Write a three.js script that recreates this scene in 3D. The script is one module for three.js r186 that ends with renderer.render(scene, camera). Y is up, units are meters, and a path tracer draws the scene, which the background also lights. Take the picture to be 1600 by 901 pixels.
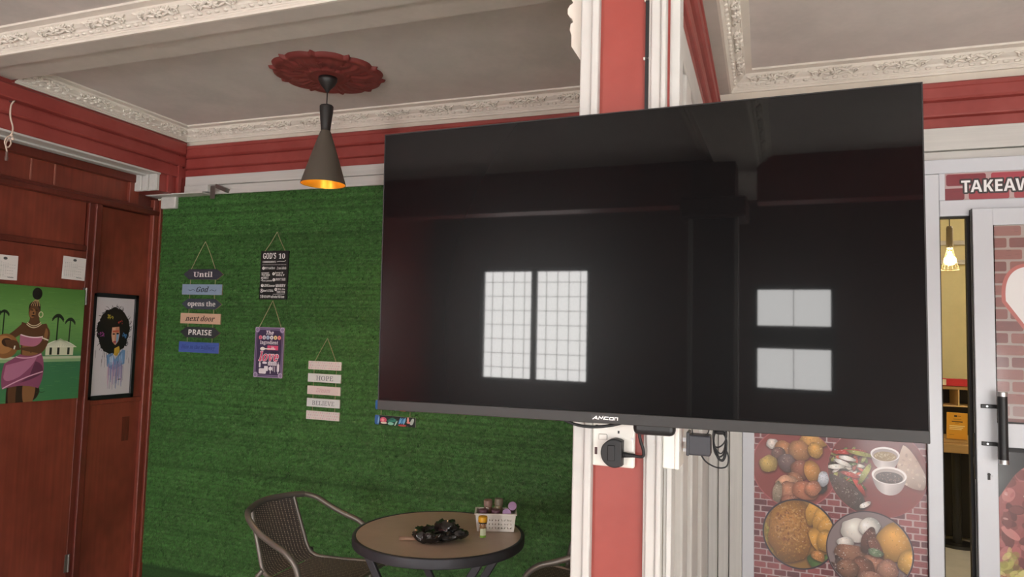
import * as THREE from 'three';
import { mergeGeometries, mergeVertices, toCreasedNormals } from 'three/addons/utils/BufferGeometryUtils.js';
import { RoundedBoxGeometry } from 'three/addons/geometries/RoundedBoxGeometry.js';
import { RectAreaLightUniformsLib } from 'three/addons/lights/RectAreaLightUniformsLib.js';
import { ImprovedNoise } from 'three/addons/math/ImprovedNoise.js';

// ------------------------------------------------------------------ camera, light, exposure
const scene = new THREE.Scene();
const camera = new THREE.PerspectiveCamera(45.01, 1600 / 901, 0.05, 60);
camera.rotation.order = 'YXZ';
camera.position.set(0, 1.5, 0);
camera.rotation.set(0.06756, 0.3493, 0.0261);
const renderer = new THREE.WebGLRenderer({ antialias: true });
renderer.toneMapping = THREE.LinearToneMapping;
renderer.toneMappingExposure = 0.87;
renderer.shadowMap.enabled = true;
RectAreaLightUniformsLib.init();
scene.background = new THREE.Color(0.8, 0.88, 1.0);
const DAY = new THREE.Color(1.0, 0.98, 0.95);
function daylight(name, w, h, x, y, z, ry, intensity) {          // daylight entering through one window
  const l = new THREE.RectAreaLight(DAY, intensity, w, h);
  l.name = name; l.position.set(x, y, z); l.rotation.y = ry; scene.add(l);
}
daylight('window_daylight', 1.20, 1.20, -2.41, 1.50, 4.12, 0, 46);            // barred window behind on the left
daylight('window_daylight', 0.70, 0.98, 0.10, 1.42, 4.12, 0, 30);             // small window behind
daylight('window_daylight', 1.8, 1.6, 2.1, 0.75, 4.12, 0, 9);                // shop window behind on the right
daylight('window_daylight', 3.2, 1.5, 3.40, 1.45, 2.1, Math.PI / 2, 14);       // side windows on the right

const sun = new THREE.DirectionalLight(new THREE.Color(1, 0.98, 0.95), 105);  // falls through the windows onto the floor behind the camera
sun.name = 'sun'; sun.position.set(3.5, 10, 13); sun.target.position.set(0, 0, 4); sun.castShadow = true; sun.shadow.camera.left = sun.shadow.camera.bottom = -6; sun.shadow.camera.right = sun.shadow.camera.top = 6; scene.add(sun, sun.target);

// ------------------------------------------------------------------ helpers
let seed = 7;
const rnd = () => { seed = (seed * 1664525 + 1013904223) >>> 0; return seed / 4294967296; };
const rr = (a, b) => a + (b - a) * rnd();
const noise = new ImprovedNoise();
const taken = {};
function numbered(n) { if (!(n in taken)) { taken[n] = 0; return n; } taken[n]++; return n + '_' + String(taken[n]).padStart(3, '0'); }
const V = (x, y, z) => new THREE.Vector3(x, y, z);
function bx(w, h, d, x = 0, y = 0, z = 0, rz = 0, ry = 0, rx = 0) {
  const g = new THREE.BoxGeometry(w, h, d); if (rx) g.rotateX(rx); if (rz) g.rotateZ(rz); if (ry) g.rotateY(ry); g.translate(x, y, z); return g;
}
const bb = (x0, x1, y0, y1, z0, z1) => bx(x1 - x0, y1 - y0, z1 - z0, (x0 + x1) / 2, (y0 + y1) / 2, (z0 + z1) / 2);
function rb(x0, x1, y0, y1, z0, z1, r = 0.004, s = 2) {
  const g = new RoundedBoxGeometry(x1 - x0, y1 - y0, z1 - z0, s, Math.min(r, (x1 - x0) / 2.01, (y1 - y0) / 2.01, (z1 - z0) / 2.01)); g.translate((x0 + x1) / 2, (y0 + y1) / 2, (z0 + z1) / 2); return g;
}
function cyl(r0, r1, h, x = 0, y = 0, z = 0, n = 20, open = false) { const g = new THREE.CylinderGeometry(r0, r1, h, n, 1, open); g.translate(x, y, z); return g; }
function tube(pts, r, seg = 40, rad = 8, closed = false) { return new THREE.TubeGeometry(new THREE.CatmullRomCurve3(pts.map((p) => V(...p)), closed, 'centripetal'), seg, r, rad, closed); }
function lathe(pts, n = 40) { return new THREE.LatheGeometry(pts.map((p) => new THREE.Vector2(...p)), n); }
function ell(rx, ry, rz, x, y, z, rotZ = 0, rotY = 0, ws = 8, hs = 6) { const g = new THREE.SphereGeometry(1, ws, hs); g.scale(rx, ry, rz); if (rotZ) g.rotateZ(rotZ); if (rotY) g.rotateY(rotY); g.translate(x, y, z); return g; }
function mg(list) { return mergeGeometries(list.map((g) => (g.index ? g.toNonIndexed() : g)).map((g) => { for (const k of Object.keys(g.attributes)) if (!['position', 'normal', 'uv'].includes(k)) g.deleteAttribute(k); return g; })); }
function worldUV(g, s = 1) {                                        // uv in metres from the dominant axis of each face
  if (g.index) g = g.toNonIndexed();
  const p = g.attributes.position, n = g.attributes.normal, uv = new Float32Array(p.count * 2);
  for (let i = 0; i < p.count; i++) {
    const ax = Math.abs(n.getX(i)), ay = Math.abs(n.getY(i)), az = Math.abs(n.getZ(i));
    if (ax > ay && ax > az) { uv[2 * i] = p.getZ(i) * s; uv[2 * i + 1] = p.getY(i) * s; }
    else if (ay > az) { uv[2 * i] = p.getX(i) * s; uv[2 * i + 1] = p.getZ(i) * s; }
    else { uv[2 * i] = p.getX(i) * s; uv[2 * i + 1] = p.getY(i) * s; }
  }
  g.setAttribute('uv', new THREE.BufferAttribute(uv, 2)); return g;
}
function obj(name, geo, mat, parent = scene, label) {
  const m = new THREE.Mesh(Array.isArray(geo) ? mg(geo) : geo, mat);
  m.name = numbered(name); m.castShadow = m.receiveShadow = true; if (label) m.userData.label = label; parent.add(m); return m;
}
function struct(name, geo, mat) { const m = obj(name, geo, mat); m.userData.kind = 'structure'; return m; }
function structGroup(name) { const g = new THREE.Group(); g.name = numbered(name); g.userData.kind = 'structure'; scene.add(g); return g; }
function tag(o, label, category, group) { o.userData.label = label; o.userData.category = category; if (group) o.userData.group = group; return o; }
function thing(name, label, category, [x, y, z] = [0, 0, 0], turn = 0, group) {
  const o = new THREE.Group(); o.name = numbered(name); o.position.set(x, y, z); o.rotation.y = turn; scene.add(o); return tag(o, label, category, group);
}
// A profile of [out, up] swept along a straight run from A to B (x, z pairs at height y); n is the way it faces; m0 and m1 mitre the ends.
function run(A, B, n, y, prof, m0 = 0, m1 = 0) {
  const d = V(B[0] - A[0], 0, B[1] - A[1]).normalize(), pos = [], uv = [];
  const P = (E, sgn, m, [u, v]) => V(E[0] + n[0] * u + d.x * sgn * m * u, y + v, E[1] + n[1] * u + d.z * sgn * m * u);
  const L = Math.hypot(B[0] - A[0], B[1] - A[1]), flip = d.x * n[1] - d.z * n[0] > 0;
  let s = 0;
  for (let i = 0; i + 1 < prof.length; i++) {
    const a = P(A, 1, m0, prof[i]), b = P(B, -1, m1, prof[i]), c = P(B, -1, m1, prof[i + 1]), e = P(A, 1, m0, prof[i + 1]), w = Math.hypot(prof[i + 1][0] - prof[i][0], prof[i + 1][1] - prof[i][1]);
    const q = flip ? [a, b, c, a, c, e] : [a, c, b, a, e, c], t = flip ? [[0, s], [L, s], [L, s + w], [0, s], [L, s + w], [0, s + w]] : [[0, s], [L, s + w], [L, s], [0, s], [0, s + w], [L, s + w]];
    q.forEach((p) => pos.push(p.x, p.y, p.z)); t.forEach((p) => uv.push(...p)); s += w;
  }
  const g = new THREE.BufferGeometry();
  g.setAttribute('position', new THREE.BufferAttribute(new Float32Array(pos), 3)); g.setAttribute('uv', new THREE.BufferAttribute(new Float32Array(uv), 2)); g.computeVertexNormals(); return g;
}
// ------------------------------------------------------------------ textures
function canvas(w, h, draw) { const c = document.createElement('canvas'); c.width = w; c.height = h; draw(c.getContext('2d'), w, h); return c; }
function tex(c, srgb = true, rep) { const t = new THREE.CanvasTexture(c); if (srgb) t.colorSpace = THREE.SRGBColorSpace; t.magFilter = THREE.LinearFilter; if (rep) { t.wrapS = t.wrapT = THREE.RepeatWrapping; t.repeat.set(...rep); } return t; }
function dataTex(n, f, srgb, rep) {
  const a = new Uint8Array(n * n * 4);
  for (let y = 0; y < n; y++) for (let x = 0; x < n; x++) { const c = f(x / n, y / n), i = (y * n + x) * 4; a[i] = c[0]; a[i + 1] = c[1]; a[i + 2] = c[2]; a[i + 3] = 255; }
  const t = new THREE.DataTexture(a, n, n); t.magFilter = THREE.LinearFilter; t.wrapS = t.wrapT = THREE.RepeatWrapping; if (srgb) t.colorSpace = THREE.SRGBColorSpace; if (rep) t.repeat.set(...rep); t.needsUpdate = true; return t;
}
const cl = (v) => Math.max(0, Math.min(255, v));
function tn(u, v, f, z) {                                           // noise that tiles over 0..1
  const a = noise.noise(u * f, v * f, z), b = noise.noise((u - 1) * f, v * f, z), c = noise.noise(u * f, (v - 1) * f, z), d = noise.noise((u - 1) * f, (v - 1) * f, z);
  return (a * (1 - u) + b * u) * (1 - v) + (c * (1 - u) + d * u) * v;
}
function stained(r, g, b, amp, spots = 0, streak = 1) {
  return dataTex(256, (u, v) => { const k = amp * (tn(u, v, 4, 1.3) * 1.2 + tn(u, v, 11, 5.1) * 0.7 + tn(u, v * streak, 40, 9.7) * 0.5); const s = spots && tn(u, v, 60, 3.3) > 0.62 ? spots : 0; return [cl(r + k + s), cl(g + k * 0.9 + s), cl(b + k * 0.85 + s)]; }, true);
}
const bumpFine = dataTex(256, (u, v) => { const k = cl(128 + 70 * tn(u, v, 24, 2.2) + 60 * tn(u, v, 70, 7.7)); return [k, k, k]; }, false);
const S = (o) => new THREE.MeshStandardMaterial(o), PH = (o) => new THREE.MeshPhysicalMaterial(o);
const M = {
  plaster: S({ map: stained(208, 201, 196, 9), roughness: 0.9, bumpMap: bumpFine, bumpScale: 0.001 }),
  beam: S({ map: stained(200, 192, 183, 9), roughness: 0.9, bumpMap: bumpFine, bumpScale: 0.001 }),
  cornice: S({ map: stained(224, 217, 206, 7), roughness: 0.75 }),
  white: S({ map: stained(198, 196, 192, 9, -28), roughness: 0.5, bumpMap: bumpFine, bumpScale: 0.0008 }),
  wallpaint: S({ map: stained(214, 206, 192, 8), roughness: 0.8 }),
  red: S({ map: stained(148, 64, 59, 12, 0), roughness: 0.45, bumpMap: bumpFine, bumpScale: 0.0006 }),
  redpier: S({ map: stained(150, 66, 58, 8), roughness: 0.45, bumpMap: bumpFine, bumpScale: 0.0006 }),
  rosette: S({ map: stained(128, 56, 52, 8), roughness: 0.6 }),
  wallDark: S({ map: stained(96, 62, 56, 8), roughness: 0.8 }),
  alu: PH({ color: 0xc9ccd3, roughness: 0.35, clearcoat: 0.4, clearcoatRoughness: 0.2 }),
  dark: S({ color: 0x2b2726, roughness: 0.5 }),
  black: S({ color: 0x16161a, roughness: 0.4 }),
  rubber: S({ color: 0x1b1b1d, roughness: 0.55 }),
  metal: S({ color: 0x8d8884, roughness: 0.32, metalness: 0.85 }),
  steel: S({ color: 0xc6c6c8, roughness: 0.3, metalness: 1 }),
  plastic: PH({ color: 0xe9e6de, roughness: 0.3, clearcoat: 0.3 }),
  string: S({ color: 0xb9a888, roughness: 0.9 }),
  glass: PH({ color: 0xffffff, roughness: 0.02, transmission: 1, thickness: 0, ior: 1.5 }),
};
const woodTex = dataTex(512, (u, v) => {
  const g = tn(u, v, 3, 0.4) * 30 + tn(u, v, 9, 3.1) * 20 + tn(u, v, 26, 8.8) * 12, grain = noise.noise(u * 90, v * 5, 2.5) * 11 * Math.sin(Math.PI * u) ** 0.3;
  const w = tn(u, v, 48, 6.1) > 0.72 ? 10 : 0; return [cl(122 + g + grain + w), cl(55 + g * 0.62 + grain * 0.6 + w), cl(41 + g * 0.45 + grain * 0.5 + w)];
}, true, [0.9, 0.55]);
M.wood = PH({ map: woodTex, roughness: 0.42, bumpMap: bumpFine, bumpScale: 0.0008, clearcoat: 0.15, clearcoatRoughness: 0.4 });
M.woodDark = PH({ map: woodTex, color: new THREE.Color(0.62, 0.55, 0.55), roughness: 0.45, clearcoat: 0.1, clearcoatRoughness: 0.4 });
const floorTex = stained(206, 203, 198, 8);
M.floor = PH({ map: floorTex, roughness: 0.25 });
M.yellow = S({ map: stained(214, 200, 152, 6), roughness: 0.8 });

// ------------------------------------------------------------------ the room
const FL = -0.12, Y0 = 2.71, YC = 2.79;                                         // underside of beams, coffer ceilings
struct('floor', worldUV(bb(-4.0, 3.4, FL - 0.12, FL, -7.8, 4.3)), M.floor);
struct('ceiling', worldUV(bb(-4.0, 3.4, YC, YC + 0.12, -7.8, 4.3)), M.plaster);
{ // dropped beams between the coffers
  const b = structGroup('ceiling_beams');
  obj('cross_beam', [worldUV(bb(-3.62, -0.44, Y0, YC, -2.2, -2.11)), worldUV(bb(-3.62, -0.44, Y0 + 0.012, YC, -2.36, -2.2))], M.beam, b);
  obj('pier_beam', worldUV(bb(-0.44, -0.164, Y0, YC, -3.5, 4.0)), M.beam, b);
}
// back wall: behind the grass, the part above the takeaway opening, and the jamb beside the pier
struct('wall_back', [worldUV(bb(-4.0, -0.3, FL, YC, -3.66, -3.5)), worldUV(bb(-0.3, 3.4, 2.315, YC, -3.66, -3.5)), worldUV(bb(-0.3, -0.097, FL, 2.315, -3.66, -3.5)), worldUV(bb(1.75, 3.4, FL, 2.315, -3.66, -3.5))], M.wallpaint);
struct('wall_left', [worldUV(bb(-3.8, -3.58, 2.462, YC, -3.3, 4.0)), worldUV(bb(-3.8, -3.58, 2.352, YC, -3.5, -3.3)), worldUV(bb(-4.0, -3.84, FL, 2.6, -3.5, 4.0)), worldUV(bb(-3.84, -3.58, FL, 2.462, -0.6, 4.0))], M.red);
struct('wall_right', [worldUV(bb(3.2, 3.36, FL, 0.7, -3.5, 4.0)), worldUV(bb(3.2, 3.36, 2.2, YC, -3.5, 4.0)), worldUV(bb(3.2, 3.36, 0.7, 2.2, -3.5, 0.5)), worldUV(bb(3.2, 3.36, 0.7, 2.2, 3.7, 4.0))], M.wallpaint);
{ // wall behind the camera with three openings
  const f = [], o = [[-3.02, -1.80, 0.90, 2.10], [-0.25, 0.45, 0.93, 1.91], [1.2, 3.0, -0.05, 1.55]];
  let x = -4.0; for (const [a, b, c, d] of o) { f.push(bb(x, a, FL, YC, 4.0, 4.1), bb(a, b, 0, c, 4.0, 4.1), bb(a, b, d, YC, 4.0, 4.1)); x = b; } f.push(bb(x, 3.4, FL, YC, 4.0, 4.1));
  struct('wall_front', f.map((g) => worldUV(g)), M.wallDark);
  const win = (x0, x1, y0, y1, nx, ny, mull) => {
    const w = structGroup('window_1'), z = 4.03;
    obj('window_frame', [bb(x0, x0 + 0.04, y0, y1, z - 0.02, z + 0.02), bb(x1 - 0.04, x1, y0, y1, z - 0.02, z + 0.02), bb(x0, x1, y0, y0 + 0.04, z - 0.02, z + 0.02), bb(x0, x1, y1 - 0.04, y1, z - 0.02, z + 0.02), ...(mull ? [bb((x0 + x1) / 2 - mull / 2, (x0 + x1) / 2 + mull / 2, y0, y1, z - 0.02, z + 0.02)] : [])], M.dark, w);
    obj('pane', bb(x0, x1, y0, y1, z - 0.003, z), M.glass, w);
    for (let i = 1; i < nx; i++) obj('bar', cyl(0.0035, 0.0035, y1 - y0, x0 + (x1 - x0) * i / nx, (y0 + y1) / 2, z + 0.03, 6), M.metal, w);
    for (let j = 1; j < ny; j++) obj('bar', bx(x1 - x0, 0.005, 0.005, (x0 + x1) / 2, y0 + (y1 - y0) * j / ny, z + 0.03), M.metal, w);
    return w;
  };
  win(-3.02, -1.80, 0.90, 2.10, 10, 8, 0.06).name = 'window_1';
  const w2 = win(-0.25, 0.45, 0.93, 1.91, 2, 2, 0); w2.name = 'window_2';
  obj('mid_rail', bb(-0.25, 0.45, 1.33, 1.54, 3.99, 4.06), M.dark, w2);
  win(1.2, 3.0, -0.05, 1.55, 2, 2, 0.04).name = 'window_3';
  const w4 = structGroup('window_4');
  obj('window_frame', [bb(3.24, 3.28, 0.7, 0.74, 0.5, 3.7), bb(3.24, 3.28, 2.16, 2.2, 0.5, 3.7), ...[0.5, 1.56, 2.62, 3.66].map((z) => bb(3.24, 3.28, 0.7, 2.2, z, z + 0.04))], M.alu, w4);
  obj('pane', bb(3.255, 3.258, 0.74, 2.16, 0.54, 3.66), M.glass, w4);
}

{ // header beam and pillar of the room behind the camera, seen only in the television
  const b = structGroup('ceiling_header');
  obj('header', [worldUV(bb(-3.58, -0.44, 2.45, YC, 2.6, 2.8)), worldUV(bb(-0.164, 3.2, 2.45, YC, 2.6, 2.8))], M.red, b);
  const p = structGroup('wall_pillar');
  obj('core', worldUV(bb(-0.60, -0.30, FL, Y0, 2.35, 2.65)), M.wallDark, p);
  obj('corner_strip', worldUV(rb(-0.305, -0.275, FL, 2.3, 2.32, 2.36, 0.004)), M.white, p); obj('corner_strip', worldUV(rb(-0.625, -0.595, FL, 2.3, 2.32, 2.36, 0.004)), M.white, p);
  obj('capital', worldUV(rb(-0.68, -0.22, 2.3, 2.45, 2.28, 2.7, 0.02)), M.wallDark, p);
}

// ------------------------------------------------------------------ cornices with scrolls and egg moulding
const CP = [[0, 0], [0.010, 0], [0.010, 0.009], [0.014, 0.012], [0.014, 0.016], [0.018, 0.018], [0.020, 0.022], [0.033, 0.032], [0.036, 0.031], [0.038, 0.037], [0.041, 0.040], [0.050, 0.044], [0.063, 0.053], [0.069, 0.0625], [0.072, 0.0605], [0.076, 0.066], [0.105, 0.071], [0.105, 0.08]];
const scrollGeo = (() => {                                          // x along the run, y across the cove, z proud of it
  const q = [];
  for (let k = 0; k < 7; k++) { const a = (k / 7) * 6.283; q.push(ell(0.0115, 0.006, 0.006, Math.cos(a) * 0.0125, Math.sin(a) * 0.0105, 0.003, a, 0, 7, 5)); }
  q.push(ell(0.006, 0.006, 0.006, 0, 0, 0.006));
  for (const s of [-1, 1]) {
    q.push(ell(0.028, 0.0075, 0.006, s * 0.036, 0.006, 0.002, -s * 0.35), ell(0.022, 0.006, 0.006, s * 0.034, -0.009, 0.002, s * 0.3), ell(0.014, 0.005, 0.005, s * 0.058, -0.011, 0.002, -s * 0.8), ell(0.013, 0.005, 0.005, s * 0.056, 0.012, 0.002, s * 0.7));
    for (let k = 0; k < 4; k++) q.push(ell(0.009, 0.0035, 0.005, s * (0.026 + k * 0.012), 0.0135 - k * 0.002, 0.002, s * (1.0 - k * 0.15), 0, 6, 4));
    const t = new THREE.TorusGeometry(0.0115, 0.0042, 6, 14, 4.6); t.rotateZ(s > 0 ? -2.0 : 0.5); t.translate(s * 0.080, -0.003, 0.002); q.push(t, ell(0.005, 0.005, 0.005, s * 0.080, -0.003, 0.002, 0, 0, 6, 5), ell(0.018, 0.0045, 0.005, s * 0.095, 0.006, 0.001, s * 0.5, 0, 6, 5));
  }
  return mg(q);
})();
const cove = (() => { const a = new THREE.Vector2(0.041, 0.039), b = new THREE.Vector2(0.070, 0.061), d = b.clone().sub(a); return { u: (a.x + b.x) / 2 + 0.001, v: (a.y + b.y) / 2 - 0.003, tilt: Math.atan2(d.y, d.x) }; })();
function cornice(A, B, n, m0, m1, pitch, mat = M.cornice) {
  const L = Math.hypot(B[0] - A[0], B[1] - A[1]), d = V((B[0] - A[0]) / L, 0, (B[1] - A[1]) / L), nn = V(n[0], 0, n[1]);
  const t = struct('trim_1', run(A, B, n, Y0, CP, m0, m1), mat); t.name = 'trim_' + (++cornice.k);
  if (!pitch) return t;
  // frame of the cove: along the run, across it, and out of it (down and into the room)
  const across = nn.clone().multiplyScalar(Math.cos(cove.tilt)).add(V(0, Math.sin(cove.tilt), 0)), out = nn.clone().multiplyScalar(Math.sin(cove.tilt)).add(V(0, -Math.cos(cove.tilt), 0));
  const along = new THREE.Vector3().crossVectors(across, out), basis = new THREE.Matrix4().makeBasis(along, across, out);
  const put = (s, u, v) => V(A[0] + d.x * s + n[0] * u, Y0 + v, A[1] + d.z * s + n[1] * u), N = Math.floor((L - 0.24) / pitch);
  for (let i = 0; i <= N; i++) {
    const o = obj('scroll_ornament', scrollGeo, mat, t); o.quaternion.setFromRotationMatrix(basis); o.position.copy(put(L / 2 + (i - N / 2) * pitch, cove.u, cove.v)); o.scale.set(pitch / 0.27 * 1.06, pitch / 0.27 * 0.98, 1.5);
  }
  const eggs = [], E = new THREE.SphereGeometry(1, 7, 5); E.scale(0.013, 0.0085, 0.0075);
  for (let s = 0.05; s < L - 0.05; s += 0.042) { const g = E.clone(); g.applyMatrix4(basis); const p = put(s, 0.027, 0.0275); g.translate(p.x, p.y, p.z); eggs.push(g); }
  obj('egg_moulding', eggs, mat, t).userData.kind = 'stuff';
  return t;
}
cornice.k = 0;
cornice([-3.58, -3.5], [-0.44, -3.5], [0, 1], 1, 1, 0.27);          // far left bay
cornice([-3.58, -2.36], [-3.58, -3.5], [1, 0], 1, 1, 0.27);
cornice([-0.44, -3.5], [-0.44, -2.36], [-1, 0], 1, 1, 0);
cornice([-3.58, -2.11], [-0.44, -2.11], [0, 1], 1, 1, 0.285);       // near left bay
cornice([-3.58, 4.0], [-3.58, -2.11], [1, 0], 1, 1, 0);
cornice([-0.44, -2.11], [-0.44, 4.0], [-1, 0], 1, 1, 0);
cornice([-0.164, -3.5], [3.2, -3.5], [0, 1], 1, 1, 0.27);           // right bay
cornice([-0.164, 4.0], [-0.164, -3.5], [1, 0], 1, 1, 0.27);
cornice([3.2, -3.5], [3.2, 4.0], [-1, 0], 1, 1, 0);

// ------------------------------------------------------------------ red stepped mouldings and white trims
const RP = [[0, 0], [0.008, 0], [0.011, 0.005], [0.011, 0.046], [0.004, 0.048], [0.004, 0.053], [0.017, 0.059], [0.020, 0.066], [0.020, 0.118], [0.012, 0.121], [0.012, 0.127], [0.026, 0.133], [0.032, 0.142], [0.032, 0.186], [0.036, 0.190], [0.036, 0.206], [0.030, 0.214], [0, 0.216]];
let trims = 10; const trim = (g, m) => { const o = struct('trim_1', g, m); o.name = 'trim_' + (++trims); return o; };
trim(run([-3.58, -3.5], [-0.43, -3.5], [0, 1], 2.474, RP.map(([u, v]) => [u * 1.25, v * 0.94]), 1, 0), M.red);
trim(run([-0.25, -3.5], [3.2, -3.5], [0, 1], 2.461, RP.map(([u, v]) => [u * 1.25, v * 0.955]), 0, 1), M.red);
// left wall architrave: three fascias that turn down beside the corner
const LP = [[0, 0], [0.010, 0], [0.013, 0.004], [0.013, 0.066], [0.005, 0.069], [0.005, 0.074], [0.018, 0.079], [0.023, 0.086], [0.023, 0.136], [0.012, 0.140], [0.012, 0.147], [0.032, 0.153], [0.036, 0.160], [0.036, 0.218], [0.030, 0.226], [0, 0.228]];
trim(run([-3.58, 3.9], [-3.58, -3.5], [1, 0], 2.463, LP.map(([u, v]) => [u * 1.35, v]), 0, 1), M.red);
trim([bb(-3.58, -3.566, 2.355, 2.54, -3.385, -3.355), bb(-3.58, -3.556, 2.355, 2.61, -3.452, -3.425), bb(-3.58, -3.562, 2.355, 2.54, -3.50, -3.47)], M.red);
// white bands on the back wall above the grass
trim([rb(-3.55, -0.44, 2.413, 2.476, -3.5, -3.474, 0.004), rb(-3.35, -0.44, 2.352, 2.411, -3.5, -3.480, 0.004)], M.white);
trim([rb(-3.535, -3.34, 2.366, 2.411, -3.5, -3.455, 0.003), bb(-3.80, -3.33, 2.346, 2.354, -3.5, -3.40)], M.white);
trim([rb(-3.735, -3.61, 2.27, 2.348, -3.5, -3.462, 0.008)], M.white);
// white reveal of the left opening
trim([rb(-3.585, -3.570, 2.452, 2.466, -3.3, 0, 0.004), rb(-3.70, -3.67, 2.446, 2.458, -3.3, 0, 0.004), bb(-3.80, -3.58, 2.456, 2.464, -3.3, 0), bb(-3.80, -3.581, 2.352, 2.458, -3.3, -3.292), rb(-3.64, -3.582, 2.352, 2.458, -3.294, -3.282, 0.005), rb(-3.70, -3.655, 2.352, 2.458, -3.294, -3.280, 0.006), rb(-3.77, -3.715, 2.352, 2.458, -3.294, -3.282, 0.005)], M.white);
// white bands over the takeaway front
trim([rb(-0.25, 3.2, 2.362, 2.463, -3.5, -3.470, 0.005), rb(-0.25, 3.2, 2.315, 2.358, -3.5, -3.478, 0.004)], M.white);
// white jamb between the pier and the takeaway front
trim([rb(-0.25, -0.205, FL, 2.32, -3.5, -3.47, 0.005), rb(-0.203, -0.155, FL, 2.32, -3.5, -3.455, 0.004), rb(-0.153, -0.098, FL, 2.32, -3.5, -3.44, 0.004)], M.white);

// ------------------------------------------------------------------ pier (short wall that carries the television)
{
  const p = structGroup('wall_divider');
  obj('core', [worldUV(bb(-0.400, -0.262, FL, YC, -3.5, -1.562)), worldUV(bb(-0.30, -0.215, FL, YC, -1.80, -1.562))], M.wallpaint, p);
  obj('front_panel', worldUV(bb(-0.37, -0.245, FL, YC, -1.562, -1.553)), M.redpier, p);
  obj('front_strip', [worldUV(rb(-0.407, -0.376, FL, YC, -1.562, -1.540, 0.005)), worldUV(rb(-0.380, -0.361, FL, YC, -1.562, -1.532, 0.006))], M.white, p, 'white moulding strip left of the red face');
  obj('front_strip', [worldUV(rb(-0.2475, -0.240, FL, YC, -1.562, -1.540, 0.003)), worldUV(rb(-0.243, -0.218, FL, YC, -1.562, -1.534, 0.006)), worldUV(rb(-0.220, -0.207, FL, YC, -1.562, -1.528, 0.005))], M.white, p, 'white moulding strip right of the red face');
  obj('edge_strip', worldUV(bb(-0.216, -0.202, 1.28, YC, -1.60, -1.556)), M.red, p, 'thin red line beside the white strip');
  obj('edge_strip', [worldUV(rb(-0.204, -0.180, 1.28, YC, -1.62, -1.558, 0.003)), worldUV(rb(-0.206, -0.198, FL, 1.28, -1.62, -1.556, 0.002)), worldUV(rb(-0.199, -0.188, FL, 1.28, -1.62, -1.552, 0.002))], M.white, p, 'white edge strip at the right of the pier');
  // fluted right-hand side, running back to the takeaway front
  const fl = [[-2.16, -1.80, -0.255], [-2.34, -2.2, -0.232], [-2.5, -2.36, -0.252], [-2.75, -2.54, -0.236], [-2.95, -2.78, -0.252], [-3.22, -2.98, -0.238], [-3.5, -3.26, -0.250]];
  for (const [z0, z1, x] of fl) obj('side_board', worldUV(rb(-0.29, x, FL, 2.34, z0, z1, 0.008)), M.white, p);
  obj('side_lintel', [worldUV(rb(-0.27, -0.238, 2.36, 2.47, -3.5, -1.60, 0.005)), worldUV(rb(-0.27, -0.248, 2.32, 2.36, -3.5, -1.60, 0.004))], M.white, p);
  obj('side_moulding', run([-0.262, -1.60], [-0.262, -3.5], [1, 0], 2.474, RP.map(([u, v]) => [u * 1.5 + 0.004, v * 0.97])), M.red, p);
  // capital whose sawn profile shows to the left of the pier
  const s = new THREE.Shape([[-0.404, 2.143], [-0.437, 2.195], [-0.437, 2.222], [-0.4415, 2.236], [-0.4395, 2.250], [-0.434, 2.254], [-0.436, 2.262], [-0.442, 2.268], [-0.4475, 2.276], [-0.4475, 2.288], [-0.443, 2.296], [-0.434, 2.302], [-0.45, 2.33], [-0.47, 2.40], [-0.39, 2.40], [-0.39, 2.143]].map((q) => new THREE.Vector2(...q)));
  const g = new THREE.ExtrudeGeometry(s, { depth: 0.05, bevelEnabled: false }); g.translate(0, 0, -1.62);
  obj('capital', worldUV(g), M.cornice, p);
}

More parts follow.
